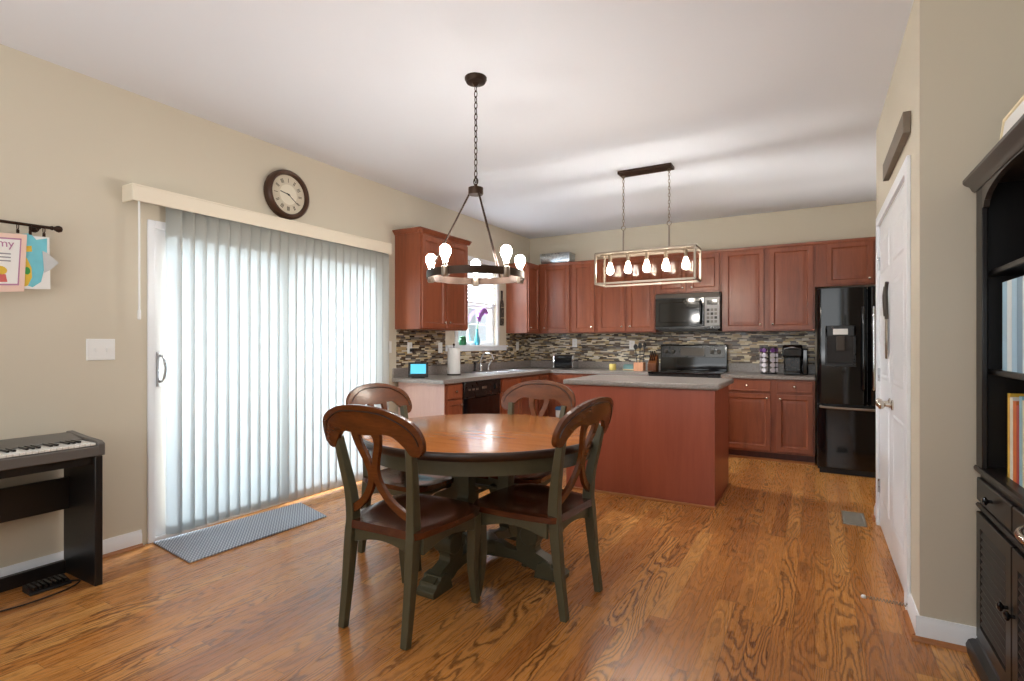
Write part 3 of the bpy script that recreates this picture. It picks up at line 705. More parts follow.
for k in range(4):
    ang = k*PI/2; er = Vector((math.cos(ang), math.sin(ang), 0)); es = Vector((-math.sin(ang), math.cos(ang), 0))
    m = MB(); m.sweep([TC+er*p.x+Z_*p.y for p in cl], [(.07, w.x) for w in wd], es)
    leg = build('leg', m, 'olive', t, bevel=.006)
    m = MB()
    def fm(a_, b_, tt): return TC+er*a_+Z_*b_+es*tt
    m.prism([(.05, .05), (.22, .06), (.34, .035), (.36, 0.06), (.30, .12), (.20, .115), (.12, .14), (.05, .13)], fm, -.029, .029)
    build('brace', m, 'olive', leg, bevel=.006)
    m = MB(); m.prism([(.36, 0), (.52, 0), (.525, .03), (.50, .045), (.495, .062), (.465, .07), (.46, .088), (.42, .095), (.385, .08)], fm, -.055, .055)
    build('foot', m, 'olive', leg, bevel=.004)
    m = MB().prism([(.33+.055*math.cos(q), .215+.055*math.sin(q)) for q in [2*PI*i/20 for i in range(20)]], fm, -.055, .055)
    build('scroll', m, 'olive', leg, bevel=.005)

# ------------------------------------------------------------------ dining chairs (local: +y faces the table)
def back_map(u, v, w):
    y = -.195-.175*max(0, v-.46)-.28*max(0, v-.6)**2+.40*u*u
    return Vector((u, y-w, v))
def make_chair(label):
    t = thing('dining_chair', label, 'chair', (0, 0, 0), 0, 'dining chairs round the table')
    # seat, scooped
    m = MB(); K = 16; J = 16; rows = []
    for jj in range(J+1):
        s_ = jj/J; y = -.215+.475*s_; hw = .212+.045*math.sin(min(1, s_*1.25)*PI/2)
        if s_ > .86: hw -= .06*((s_-.86)/.14)**2
        if s_ < .08: hw -= .02*((.08-s_)/.08)**2
        rows.append((y, hw, s_))
    top = []; bot = []
    for y, hw, s_ in rows:
        for i in range(K+1):
            q = i/K*2-1; x = hw*q
            yy_ = y+(.02*(1-q*q) if s_ > .9 else 0)*(s_-.9)/.1
            sc = .016*max(0, 1-abs(q)**2.2)*max(0, math.sin(s_*PI))**.7*(1-.45*math.exp(-(q/.22)**2)*(1 if s_ > .45 else 0))
            edge = .006*(max(0, (abs(q)-.9)/.1)**2+max(0, (s_-.93)/.07)**2)
            top.append((x, yy_, .468-sc-edge)); bot.append((x*.975, yy_-.004, .434))
    n0 = len(top); fs = []
    for jj in range(J):
        for i in range(K):
            a0 = jj*(K+1)+i; fs.append((a0, a0+1, a0+K+2, a0+K+1)); fs.append((n0+a0, n0+a0+K+1, n0+a0+K+2, n0+a0+1))
    ring = [i for i in range(K+1)]+[jj*(K+1)+K for jj in range(1, J+1)]+[J*(K+1)+i for i in range(K-1, -1, -1)]+[jj*(K+1) for jj in range(J-1, 0, -1)]
    for i in range(len(ring)):
        a0, b0 = ring[i], ring[(i+1) % len(ring)]; fs.append((a0, n0+a0, n0+b0, b0))
    m.add(top+bot, fs); build('seat', m, 'seat_wood', t, smooth=50, local=True)
    # crest rail
    tp = cr([(-.274, .825), (-.277, .865), (-.258, .918), (-.208, .957), (-.12, .988), (0, 1.0), (.12, .988), (.208, .957), (.258, .918), (.277, .865), (.274, .825)], 6)
    bt = cr([(-.268, .812), (-.245, .792), (-.212, .795), (-.186, .832), (-.125, .876), (0, .868), (.125, .876), (.186, .832), (.212, .795), (.245, .792), (.268, .812)], 6)
    m = MB(); rings = []
    for a_, b_ in zip(tp, bt):
        mx_ = (a_+b_)/2
        rings.append([back_map(b_.x, b_.y, .011), back_map(mx_.x, mx_.y, .015), back_map(a_.x, a_.y, .011), back_map(a_.x, a_.y, -.011), back_map(mx_.x, mx_.y, -.011), back_map(b_.x, b_.y, -.011)])
    m.rings(rings); rl = build('crest_rail', m, 'chair_wood', t, bevel=.004, smooth=50, local=True)
    # carved groove line below the upper edge, as thin raised bead
    m = MB()
    for sd in (1, -1):
        m.tube([back_map(a_.x*.93, b_.y+(a_.y-b_.y)*.80, sd*.0125+(.002 if sd > 0 else 0)) for a_, b_ in list(zip(tp, bt))[4:-4]], .003, 5)
    build('bead', m, 'edge_dark', rl, smooth=60, local=True)
    # splat of two crossing bands
    m = MB()
    for sx in (-1, 1):
        pt = cr([(.055*sx, .885), (.058*sx, .86), (.050*sx, .82), (.026*sx, .76), (.012*sx, .70), (.028*sx, .64), (.075*sx, .575), (.135*sx, .53), (.172*sx, .512)], 6)
        wd_ = cr([(.05, 0), (.04, 0), (.034, 0), (.034, 0), (.036, 0), (.034, 0), (.034, 0), (.036, 0), (.04, 0)], 6)
        m.sweep([back_map(p.x, p.y, 0) for p in pt], [(.02, w.x) for w in wd_], (0, 1, 0))
    build('splat', m, 'chair_wood', t, bevel=.003, local=True)
    for sx in (-1, 1):
        pt = cr([(.176*sx, -.245, 0), (.176*sx, -.218, .2), (.174*sx, -.197, .40), (.172*sx, -.190, .48), (.178*sx, -.200, .60), (.194*sx, -.225, .73), (.202*sx, -.248, .84)], 6)
        sz = cr([(.034, .034), (.038, .042), (.042, .052), (.042, .052), (.038, .046), (.036, .040), (.034, .034)], 6)
        build('rear_leg', MB().sweep(pt, [(s_.x, s_.y) for s_ in sz], (1, 0, 0)), 'olive', t, bevel=.004, local=True)
        pt = cr([(.215*sx, .215, .434), (.214*sx, .212, .34), (.212*sx, .205, .2), (.214*sx, .215, .08), (.218*sx, .228, 0)], 5)
        sz = cr([(.05, .05), (.05, .05), (.042, .042), (.034, .034), (.032, .032)], 5)
        build('front_leg', MB().sweep(pt, [(s_.x, s_.y) for s_ in sz], (1, 0, 0)), 'olive', t, bevel=.004, local=True)
    def arch(p0, p1, nr):
        p0 = Vector(p0); p1 = Vector(p1); nr = Vector(nr)
        poly = [(0, .434), (1, .434)]+[(1-i/12, .36+.035*math.sin(i/12*PI)) for i in range(13)]
        return MB().prism(poly, lambda a_, b_, tt: p0+(p1-p0)*a_+Z_*b_+nr*tt, 0, .02)
    build('apron', arch((-.19, .205, 0), (.19, .205, 0), (0, 1, 0)), 'olive', t, bevel=.003, local=True)
    build('apron', arch((-.17, -.20, 0), (.17, -.20, 0), (0, 1, 0)), 'olive', t, bevel=.003, local=True)
    for sx in (-1, 1): build('apron', arch((.19*sx, -.17, 0), (.215*sx, .19, 0), (sx, 0, 0)), 'olive', t, bevel=.003, local=True)
    return t
ch = make_chair('wooden dining chair with olive legs nearest the piano, back facing the room')
ch.location = (-1.640, 1.918, 0); ch.rotation_euler.z = math.radians(1)
copy_thing(ch, (-1.210, 2.397, 0), math.radians(85), 'wooden dining chair with olive legs on the pantry side, nearest the island panel')
copy_thing(ch, (-2.125, 2.50, 0), math.radians(-90), 'wooden dining chair on the far side of the table nearest the vertical blind')
copy_thing(ch, (-1.645, 2.98, 0), math.radians(180), 'wooden dining chair on the kitchen side of the table in front of the dishwasher')

# ------------------------------------------------------------------ chandelier over the table
def chain(p0, p1, n_, r, w):
    """interlocked links from p0 up to p1"""
    out = []; p0 = Vector(p0); p1 = Vector(p1); L = (p1-p0).length/n_
    for k in range(n_):
        c_ = p0+(p1-p0)*((k+.5)/n_); h = L*.5+r*1.4; s_ = X_ if k % 2 else Y_
        pts = [c_+s_*(w*math.cos(2*PI*i/12))+Z_*(h*math.sin(2*PI*i/12)) for i in range(12)]
        out.append(MB().tube(pts, r, 6, True))
    return out
def bulb_mb(base, s=1.0):
    return MB().lathe([(.012*s, 0), (.013*s, .012*s), (.018*s, .028*s), (.028*s, .05*s), (.033*s, .07*s), (.031*s, .088*s), (.022*s, .102*s), (.008*s, .109*s)], base, seg=18)
CC = Vector((-1.705, 2.565, 0)); rr_ = Vector((math.cos(YAW), math.sin(YAW), 0)); dd_ = Vector((-math.sin(YAW), math.cos(YAW), 0))
t = thing('chandelier', 'bronze ring chandelier with round bulbs hanging on a chain over the dining table', 'chandelier', CC+Z_*H)
build('canopy', MB().lathe([(.064, 0), (.064, -.012), (.055, -.028), (.02, -.034), (.008, -.05)], CC+Z_*H, seg=28), 'bronze', t, smooth=40)
for lk in chain(CC+Z_*2.185, CC+Z_*2.745, 17, .0028, .009): build('chain_link', lk, 'bronze', t, smooth=60)
hubz = 2.125
m = MB().lathe([(.0, hubz-.012), (.040, hubz-.012), (.043, hubz-.006), (.043, hubz+.028), (.012, hubz+.034), (.008, hubz+.05)], CC, seg=24)
m.tube([CC+Z_*(hubz+.065)+X_*(.014*math.cos(2*PI*i/14))+Z_*(.02*math.sin(2*PI*i/14)) for i in range(14)], .0035, 6, True)
build('hub', m, 'bronze', t, smooth=40)
RR, RZ = .282, 1.645
for a_ in (60, 178, 300):
    e = rr_*math.cos(math.radians(a_))+dd_*math.sin(math.radians(a_))
    m = MB(); m.tube([CC+e*.036+Z_*(hubz-.004), CC+e*(RR-.012)+Z_*(RZ+.02)], .0055, 8)
    rod = build('rod', m, 'bronze', t, smooth=60)
m = MB(); m.rings([[CC+Vector((r*math.cos(2*PI*i/72), r*math.sin(2*PI*i/72), z)) for i in range(72)] for r, z in ((RR, RZ-.021), (RR, RZ+.021), (RR-.008, RZ+.021), (RR-.008, RZ-.021))], False, True)
build('ring', m, 'bronze', t, smooth=40)
for k in range(5):
    a_ = math.radians(94+72*k); e = rr_*math.cos(a_)+dd_*math.sin(a_); B = CC+e*(RR-.004)
    m = MB().lathe([(.016, RZ-.032), (.02, RZ-.026), (.02, RZ+.02), (.014, RZ+.026), (.014, RZ+.034), (.016, RZ+.038), (.011, RZ+.040)], B, seg=16)
    so = build('socket', m, 'pewter', t, smooth=40)
    build('bulb', bulb_mb(B+Z_*(RZ+.037), .93), 'bulb_glow', so, smooth=60)

# island lantern
t = thing('island_pendant', 'rectangular open metal lantern with five bulbs hanging over the kitchen island', 'pendant light', (-1.285, 4.64, H))
lx0, lx1, ly0, ly1, lz0, lz1 = -1.715, -.855, 4.52, 4.76, 1.79, 2.06
build('canopy', MB().box(-1.53, -1.06, 4.575, 4.705, H-.028, H), 'bronze', t, bevel=.004)
m = MB(); q = .016
for y in (ly0, ly1):
    for z in (lz0, lz1): m.bar((lx0, y, z), (lx1, y, z), q)
for x in (lx0, lx1):
    for z in (lz0, lz1): m.bar((x, ly0, z), (x, ly1, z), q)
    for y in (ly0, ly1): m.bar((x, y, lz0), (x, y, lz1), q)
m.bar((lx0, 4.64, lz1), (lx1, 4.64, lz1), q)
build('frame', m, 'pewter', t)
for nm, b in (('glass_panel', (lx0+.008, lx1-.008, ly0-.002, ly0+.002, lz0+.008, lz1-.008)), ('glass_panel', (lx0+.008, lx1-.008, ly1-.002, ly1+.002, lz0+.008, lz1-.008))):
    build(nm, MB().box(*b), 'lantern_glass', t)
for x in (-1.495, -1.09):
    for lk in chain((x, 4.64, 2.31), (x, 4.64, H-.035), 15, .0025, .008): build('chain_link', lk, 'pewter', t, smooth=60)
    m = MB().cyl((x, 4.64, lz1), (x, 4.64, 2.27), .0075, seg=10); m.tube([(x+.018*math.cos(2*PI*i/14), 4.64, 2.29+.02*math.sin(2*PI*i/14)) for i in range(14)], .0035, 6, True)
    m.tube([(x+.014*math.cos(2*PI*i/14), 4.64, H-.04+.014*math.sin(2*PI*i/14)) for i in range(14)], .003, 6, True)
    build('rod', m, 'pewter', t, smooth=50)
for i in range(5):
    x = -1.285+(i-2)*.167
    m = MB().cyl((x, 4.64, lz1-.005), (x, 4.64, lz1-.075), .015, seg=14); m.lathe([(.02, lz1-.012), (.02, lz1-.004)], (x, 4.64, 0), seg=14)
    so = build('socket', m, 'pewter', t, smooth=40)
    m = MB().lathe([(.012, 0), (.013, -.012), (.018, -.028), (.027, -.05), (.031, -.068), (.029, -.085), (.02, -.098), (.006, -.105)], (x, 4.64, lz1-.072), seg=18)
    build('bulb', m, 'bulb_glow', so, smooth=60)

# ------------------------------------------------------------------ left wall: clock, switch, rod with artwork
plain('clock_rim', (72, 48, 34), .35, .3)
plain('clock_face', (206, 196, 174), .6, var=.04)
plain('clock_inner', (226, 218, 198), .6, var=.03)
t = thing('wall_clock', 'round wall clock with dark bronze rim above the vertical blind', 'clock', (XL, 2.745, 2.42))
kc = (XL, 2.745, 2.42)
build('case', MB().lathe([(.172, .001), (.190, .01), (.192, .045), (.186, .064), (.172, .074), (.158, .070), (.150, .055), (.150, .035)], kc, X_, 56), 'clock_rim', t, smooth=40)
build('dial', MB().lathe([(.151, .036), (.151, .046)], kc, X_, 56), 'clock_face', t)
build('dial_centre', MB().lathe([(.078, .046), (.078, .0472)], kc, X_, 40), 'clock_inner', t)
for k in range(12):
    m = MB(); a_ = k*PI/6; ra_ = Vector((0, math.sin(a_), math.cos(a_))); tb = Vector((0, math.cos(a_), -math.sin(a_)))
    nn = [1, 2, 3, 2, 1, 2, 3, 3, 2, 1, 2, 3][k]
    for j in range(nn):
        m.obox(Vector(kc)+ra_*.11+tb*((j-(nn-1)/2)*.009), tb, ra_, X_, -.002, .002, -.016, .016, .046, .0474)
    build('numeral', m, 'iron', t)
hz = MB()
for ang, L, w in ((9.35/12*2*PI, .075, .006), (21/60*2*PI, .115, .004)):
    ra_ = Vector((0, math.sin(ang), math.cos(ang))); tb = Vector((0, math.cos(ang), -math.sin(ang)))
    build('hand', MB().obox(kc, tb, ra_, X_, -w/2, w/2, -.015, L, .049, .051), 'black_matte', t)
build('cap', MB().lathe([(.007, .047), (.006, .054)], kc, X_, 16), 'black_matte', t)

t = thing('light_switch', 'white two gang light switch plate on the beige wall left of the sliding door', 'switch', (XL, 1.506, 1.217))
build('plate', MB().loft((XL, 1.434, 1.155), Y_, Z_, X_, .144, .125, [(0, 0), (0, .003), (.004, .006), (.006, .006)]), 'plastic_white', t, smooth=25)
for y in (1.478, 1.534): build('toggle', MB().box(XL+.006, XL+.014, y-.005, y+.005, 1.203, 1.227), 'plastic_white', t, bevel=.002)
def wallplate(P, u, nr, label, kind='outlet'):
    P = Vector(P); u = Vector(u); nr = Vector(nr)
    t = thing('electrical_outlet' if kind == 'outlet' else 'light_switch', label, kind, P)
    build('plate', MB().loft(P-u*.036-Z_*.058, u, Z_, nr, .072, .116, [(0, 0), (0, .003), (.004, .006), (.006, .006)]), 'plastic_white', t, smooth=25)
    if kind == 'outlet':
        for s_ in (-1, 1): build('socket', MB().lathe([(.016, .0055), (.015, .008)], P+Z_*(.02*s_), nr, 14), 'key_white', t)
    else: build('toggle', MB().obox(P, u, Z_, nr, -.005, .005, -.012, .012, .006, .014), 'plastic_white', t)
    return t
tl = .0085
wp = wallplate((XL+tl, 4.222, 1.21), Y_, X_, 'white outlet with a dark plug above the smart display')
build('plug', MB().box(XL+tl+.006, XL+tl+.04, 4.215, 4.25, 1.17, 1.205), 'black_matte', wp, bevel=.004)
wallplate((XL+tl, 4.735, 1.21), Y_, X_, 'white switch on the mosaic tile left of the paper towels', 'switch')
wallplate((XL+tl, 6.50, 1.22), Y_, X_, 'white outlet on the mosaic right of the kitchen window')
wallplate((XL, 3.925, 1.22), Y_, X_, 'white switch between the vertical blind and the kitchen counter', 'switch')
wallplate((-2.917, YB-tl, 1.264), X_, -Y_, 'white outlet on the back wall mosaic above the toaster')
wallplate((-2.10, YB-tl, 1.235), X_, -Y_, 'white outlet on the back wall mosaic near the knife block')

t = thing('curtain_rod', 'short dark bronze rod with ball finial mounted on the wall above the piano', 'rod', (XL, 1.0, 1.873))
rx = XL+.06
m = MB().cyl((rx, .40, 1.862), (rx, 1.255, 1.874), .008, seg=12); m.lathe([(.010, 0), (.012, .008), (.008, .014), (.016, .026), (.019, .036), (.014, .048), (.004, .053)], (rx, 1.25, 1.874), Y_, 16)
build('pole', m, 'bronze', t, smooth=40)
for y in (1.20, .45):
    m = MB().lathe([(.022, 0), (.022, .005), (.008, .01), (.007, .05), (.012, .056)], (XL, y, 1.862+.006*(y > 1)), X_, 14); build('bracket', m, 'bronze', t, smooth=40)
rings_y = (1.115, 1.165, 1.222)
for y in rings_y:
    m = MB().tube([(rx+.013*math.cos(2*PI*i/14), y, 1.858+.019*math.sin(2*PI*i/14)) for i in range(14)], .0022, 6, True); m.box(rx-.003, rx+.003, y-.006, y+.006, 1.822, 1.84)
    build('clip_ring', m, 'bronze', t, smooth=50)
plain('pink_paper', (238, 206, 190), .8, var=.02); plain('mauve', (186, 130, 160), .8); plain('coral', (214, 110, 104), .8)
plain('teal_paper', (120, 200, 214), .8, var=.12, scale=18); plain('yellow_paper', (226, 190, 70), .8); plain('green_paper', (70, 160, 80), .8); plain('grey_paper', (202, 204, 204), .8)
plain('cream_paper', (242, 226, 190), .8); plain('ink_grey', (150, 146, 150), .8)
def sheet(par, name, poly, x, mat, th=.0012): return build(name, MB().prism(poly, lambda a_, b_, tt: (x+tt, a_, b_), 0, th), mat, par)
t = thing('child_card', 'pink bordered card printed with my and a small figure, clipped to the rod', 'card', (rx, 1.05, 1.82))
x_ = rx+.006
sheet(t, 'backing', [(.93, 1.80), (1.150, 1.82), (1.138, 1.522), (.93, 1.50)], x_, 'pink_paper')
sheet(t, 'inner_panel', [(.94, 1.78), (1.128, 1.795), (1.117, 1.552), (.94, 1.535)], x_+.0012, 'mauve', .0006)
sheet(t, 'page', [(.94, 1.772), (1.122, 1.787), (1.111, 1.56), (.94, 1.543)], x_+.0018, 'paper_white', .0006)
for z in (1.70, 1.682, 1.664): sheet(t, 'text_line', [(.96, z), (1.085, z+.006), (1.085, z+.012), (.96, z+.006)], x_+.0025, 'ink_grey', .0004)
sheet(t, 'figure_head', [(1.045+.026*math.cos(i/14*2*PI), 1.622+.022*math.sin(i/14*2*PI)) for i in range(14)], x_+.0025, 'yellow_paper', .0005)
sheet(t, 'figure_body', [(1.025, 1.60), (1.065, 1.604), (1.072, 1.565), (1.02, 1.56)], x_+.0025, 'coral', .0005)
fc = bpy.data.curves.new('lettering', 'FONT'); fc.body = 'my'; fc.size = .055; fc.extrude = .0003
fo = bpy.data.objects.new('lettering', fc); S.collection.objects.link(fo)
bpy.context.view_layer.update()
me = bpy.data.meshes.new_from_object(fo.evaluated_get(bpy.context.evaluated_depsgraph_get())); bpy.data.objects.remove(fo)
me.materials.append(M['mauve']); lo = bpy.data.objects.new('lettering', me); S.collection.objects.link(lo); lo.parent = t
lo.matrix_local = Matrix.Translation(Vector((x_+.003, 1.032, 1.742))-Vector((rx, 1.05, 1.82))) @ Matrix(((0, 0, 1, 0), (1, 0, 0, 0), (.05, 1, 0, 0), (0, 0, 0, 1)))
t = thing('child_drawing', 'white sheet with a teal and yellow paper cutout clipped to the rod', 'artwork', (rx, 1.2, 1.82))
x_ = rx-.002
sheet(t, 'backing', [(1.12, 1.815), (1.245, 1.822), (1.25, 1.545), (1.12, 1.535)], x_, 'paper_white')
sheet(t, 'teal_cutout', [(1.13, 1.82), (1.165, 1.83), (1.19, 1.80), (1.235, 1.815), (1.235, 1.74), (1.225, 1.66), (1.21, 1.58), (1.175, 1.548), (1.14, 1.56), (1.13, 1.60)], x_+.0013, 'teal_paper', .001)
sheet(t, 'yellow_cutout', [(1.135, 1.70), (1.15, 1.70), (1.17, 1.65), (1.172, 1.60), (1.155, 1.555), (1.138, 1.548)], x_+.0025, 'yellow_paper', .0006)
sheet(t, 'yellow_patch', [(1.145, 1.76), (1.17, 1.765), (1.172, 1.735), (1.147, 1.73)], x_+.0025, 'yellow_paper', .0006)
sheet(t, 'green_spot', [(1.152+.013*math.cos(i), 1.632+.02*math.sin(i)) for i in [k*2*PI/12 for k in range(12)]], x_+.0032, 'green_paper', .0005)
o = sheet(None, 'paper_star', [(1.215, 1.745), (1.238, 1.735), (1.285, 1.69), (1.245, 1.645), (1.222, 1.63)], x_+.004, 'grey_paper', .001)
tag(o, 'pale grey pointed paper piece sticking out beside the teal cutout', 'artwork')

# ------------------------------------------------------------------ digital piano
t = thing('digital_piano', 'dark digital piano on its panel stand against the beige wall', 'piano', (-3.4, .75, 0))
pf, pb, pe, pl = -3.215, -3.58, 1.355, .06
build('keybed', MB().prism([(pf, .672), (pf, .722), (pf-.012, .728), (pf-.16, .728), (pf-.165, .745), (pb+.06, .765), (pb, .765), (pb, .672)], lambda a_, b_, tt: (a_, pl+tt*(pe-pl), b_), 0, 1), 'piano_grey', t, bevel=.004)
for y0 in (pl, pe-.035):
    build('end_block', MB().prism([(pf+.002, .672), (pf+.002, .735), (pf-.03, .748), (pf-.18, .755), (pb, .772), (pb, .672)], lambda a_, b_, tt: (a_, y0+tt*.035, b_), 0, 1), 'piano_grey', t, bevel=.006)
k0 = pl+.042; kw = (pe-.04-k0)/52
m = MB().box(pf-.155, pf-.004, k0, k0+kw-.0012, .7285, .741); proto = build('white_key', m, 'key_white', t, bevel=.0015)
for i in range(1, 52):
    d = proto.copy(); S.collection.objects.link(d); d.location.y = kw*i
first = True
for i in range(51):
    if (i % 7) in (0, 2, 3, 5, 6):
        if first:
            pbk = build('black_key', MB().box(pf-.155, pf-.06, k0+kw-.0055, k0+kw+.0055, .742, .752), 'black_satin', t, bevel=.002); first = False; i0 = i
        else:
            d = pbk.copy(); S.collection.objects.link(d); d.location.y = kw*(i-i0)
for y0 in (pl+.005, pe-.045):
    build('side_panel', MB().box(pb+.0, pf-.003, y0, y0+.035, 0, .671), 'piano_black', t, bevel=.004)
build('front_rail', MB().box(pf-.06, pf-.03, pl+.04, pe-.045, .63, .671), 'piano_black', t)
build('back_board', MB().box(pb+.05, pb+.07, pl+.04, pe-.045, .36, .53), 'piano_black', t, bevel=.003)
build('bottom_bar', MB().box(pb+.0, pb+.03, pl+.04, pe-.045, 0, .07), 'piano_black', t, bevel=.003)
t = thing('sustain_pedal', 'flat dark foot pedal with cable on the floor under the piano', 'pedal', (-3.42, 1.18, 0))
m = MB().prism([(-.05, 0), (.05, 0), (.05, .012), (-.05, .035)], lambda a_, b_, tt: (-3.42+a_, 1.10+tt*.17, b_), 0, 1); pd = build('base', m, 'black_matte', t, bevel=.003)
for i in range(7): build('grip', MB().box(-3.465, -3.375, 1.115+i*.021, 1.126+i*.021, .022, .036), 'black_satin', pd)
build('cable', MB().tube(cr([(-3.40, 1.27, .006), (-3.36, 1.30, .005), (-3.30, 1.22, .005), (-3.28, 1.05, .005), (-3.32, .9, .005), (-3.42, .75, .005)]), .004), 'black_matte', t, smooth=60)

# ------------------------------------------------------------------ bookcase hutch on the right
t = thing('bookcase', 'dark espresso hutch bookcase with drawers and louvred doors beside the pantry wall', 'bookcase', (.78, 2.27, 0))
by0, by1 = 1.87, 2.775; bb = XO-.012; lf = .575; hf = .580
def prof_run(prof, xf, z):     # moulding along the front and both sides
    m = MB()
    m.prism(prof, lambda a_, b_, tt: (xf-a_, by0-a_+tt*(by1-by0+2*a_), z+b_), 0, 1)
    m.prism(prof, lambda a_, b_, tt: (xf+tt*(bb-xf), by1+a_, z+b_), 0, 1); m.prism(prof, lambda a_, b_, tt: (xf+tt*(bb-xf), by0-a_, z+b_), 0, 1)
    return m
build('lower_body', MB().box(lf, bb, by0, by1, .04, .735), 'espresso', t, bevel=.003)
m = prof_run([(0, 0), (.04, 0), (.042, .03), (.034, .05), (.012, .062), (.006, .075), (0, .075)], lf, 0); m.box(lf, bb, by0, by1, 0, .04)
build('plinth', m, 'espresso', t, smooth=30)
m = prof_run([(0, 0), (.008, .0), (.016, .008), (.018, .018), (.014, .028), (0, .03)], lf, .735); m.box(lf, bb, by0, by1, .736, .765)
build('counter', m, 'espresso', t, smooth=30)
build('mid_moulding', prof_run([(0, 0), (.008, .0), (.013, .01), (.008, .02), (0, .02)], lf, .595), 'espresso', t, smooth=30)
hw_ = (by1-by0-.04)/2
for k in range(2):
    y0 = by0+.015+k*(hw_+.01)
    dr = build('drawer', MB().loft((lf, y0+hw_, .63), -Y_, Z_, -X_, hw_, .09, [(0, 0), (0, .012), (.004, .015), (.012, .015)]), 'espresso', t, smooth=25)
    for s_ in (.5,): build('knob', MB().lathe([(.006, 0), (.006, .012), (.015, .018), (.016, .024), (.008, .03)], (lf-.014, y0+hw_*s_, .675), -X_, 14), 'black_gloss', dr, smooth=40)
    dr = build('door', MB().loft((lf, y0+hw_, .085), -Y_, Z_, -X_, hw_, .50, [(0, 0), (0, .014), (.003, .016), (.055, .016), (.058, .006), (.06, .006)]), 'espresso', t, smooth=25)
    for j in range(13):
        z = .155+j*.0285
        m = MB().prism([(-.014, z), (-.002, z+.022), (-.006, z+.026), (-.016, z+.006)], lambda a_, b_, tt: (lf+a_, y0+.06+tt*(hw_-.12), b_), 0, 1)
        build('louver', m, 'espresso', dr)
    yk = y0+(.03 if k else hw_-.03)
    build('knob', MB().lathe([(.006, 0), (.006, .012), (.015, .018), (.016, .024), (.008, .03)], (lf-.015, yk, .37), -X_, 14), 'black_gloss', dr, smooth=40)
for y0 in (by0, by1-.025): build('side', MB().box(hf, bb, y0, y0+.025, .765, 1.90), 'espresso', t)
build('back', MB().box(bb-.012, bb, by0+.025, by1-.025, .765, 1.90), 'espresso', t)
for y0 in (by0, by1-.085): build('stile', MB().box(hf-.018, hf, y0, y0+.085, .765, 1.86), 'espresso', t, bevel=.003)
ya, yb_ = by0+.085, by1-.085; mid = (ya+yb_)/2; hl = (yb_-ya)/2
poly = [(ya, 1.875), (ya, 1.775)]
poly += [(ya+.02, 1.778), (ya+.035, 1.80)]+[(mid-math.cos(q)*(hl-.035), 1.79+.065*math.sin(q)) for q in [PI*i/20 for i in range(1, 20)]]+[(yb_-.035, 1.80), (yb_-.02, 1.778), (yb_, 1.775), (yb_, 1.875)]
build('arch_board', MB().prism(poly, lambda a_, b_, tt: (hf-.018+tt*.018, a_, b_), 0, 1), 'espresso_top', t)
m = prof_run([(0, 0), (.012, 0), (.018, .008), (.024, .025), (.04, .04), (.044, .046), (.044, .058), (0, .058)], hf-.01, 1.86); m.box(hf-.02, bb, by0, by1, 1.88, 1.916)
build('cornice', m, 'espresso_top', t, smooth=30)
SH1, SH2 = 1.515, 1.13
for z in (SH1, SH2): build('shelf', MB().box(hf+.012, bb-.012, by0+.025, by1-.025, z, z+.022), 'espresso', t, bevel=.004)
# contents
plain('binder_blue', (168, 204, 226), .45); plain('binder_white', (222, 232, 238), .45); plain('binder_grey', (126, 158, 184), .5)
cyc = ['binder_blue', 'binder_white', 'binder_blue', 'binder_grey', 'binder_white', 'binder_blue', 'binder_white', 'binder_grey']
y = 2.605
ordn = ['first', 'second', 'third', 'fourth', 'fifth', 'sixth', 'seventh', 'eighth', 'ninth', 'tenth', 'eleventh', 'twelfth']
for i, mt in enumerate(cyc):
    w = .052; cn = {'binder_blue': 'pale blue', 'binder_white': 'white', 'binder_grey': 'slate blue'}[mt]
    b_ = thing('ring_binder', f'{cn} ring binder on the middle bookcase shelf, {ordn[i]} from the pantry wall', 'binder', (.7, y-w/2, SH2+.022), group='binders on the middle shelf')
    z0 = SH2+.0225; hh = .325
    m = MB(); m.box(hf+.022, hf+.026, y-w, y, z0, z0+hh); m.box(hf+.026, hf+.25, y-w, y-w+.004, z0, z0+hh); m.box(hf+.026, hf+.25, y-.004, y, z0, z0+hh)
    build('cover', m, mt, b_); build('pages', MB().box(hf+.03, hf+.24, y-w+.005, y-.005, z0+.01, z0+hh-.02), 'paper_white', b_)
    y -= w+.003
bc = [('yellow', (222, 178, 60)), ('white', (226, 224, 216)), ('orange', (206, 112, 50)), ('red', (168, 60, 52)), ('light blue', (140, 182, 200)), ('cream', (220, 206, 170)), ('green', (90, 130, 84)), ('navy', (50, 62, 96)), ('tan', (180, 146, 104)), ('maroon', (110, 44, 48))]
y = 2.578
for i, (cn, c_) in enumerate(bc):
    w = .026+.010*((i*7) % 3)/2; hh = .305-.022*((i*5) % 4)/2; dp_ = .19; z0 = .7655
    if 'book_'+cn not in M: plain('book_'+cn, c_, .5, var=.25, scale=25)
    b_ = thing('book', f'{cn} book on the bookcase counter, {ordn[i]} from the pantry wall', 'book', (.7, y-w/2, z0), group='books on the bookcase counter')
    m = MB(); m.box(hf+.03, hf+.034, y-w, y, z0, z0+hh); m.box(hf+.034, hf+.03+dp_, y-w, y-w+.003, z0, z0+hh); m.box(hf+.034, hf+.03+dp_, y-.003, y, z0, z0+hh)
    build('cover', m, 'book_'+cn, b_); build('pages', MB().box(hf+.036, hf+.025+dp_, y-w+.0035, y-.0035, z0+.004, z0+hh-.005), 'paper_white', b_)
    y -= w+.002
t = thing('framed_picture', 'pale framed picture standing on top of the dark bookcase', 'picture', (.60, 2.40, 1.917))
m = MB(); O = Vector((.580, 2.56, 1.918)); u = Vector((0, -1, 0)); v = Vector((.12, 0, .993)).normalized(); nr = Vector((-.993, 0, .12))
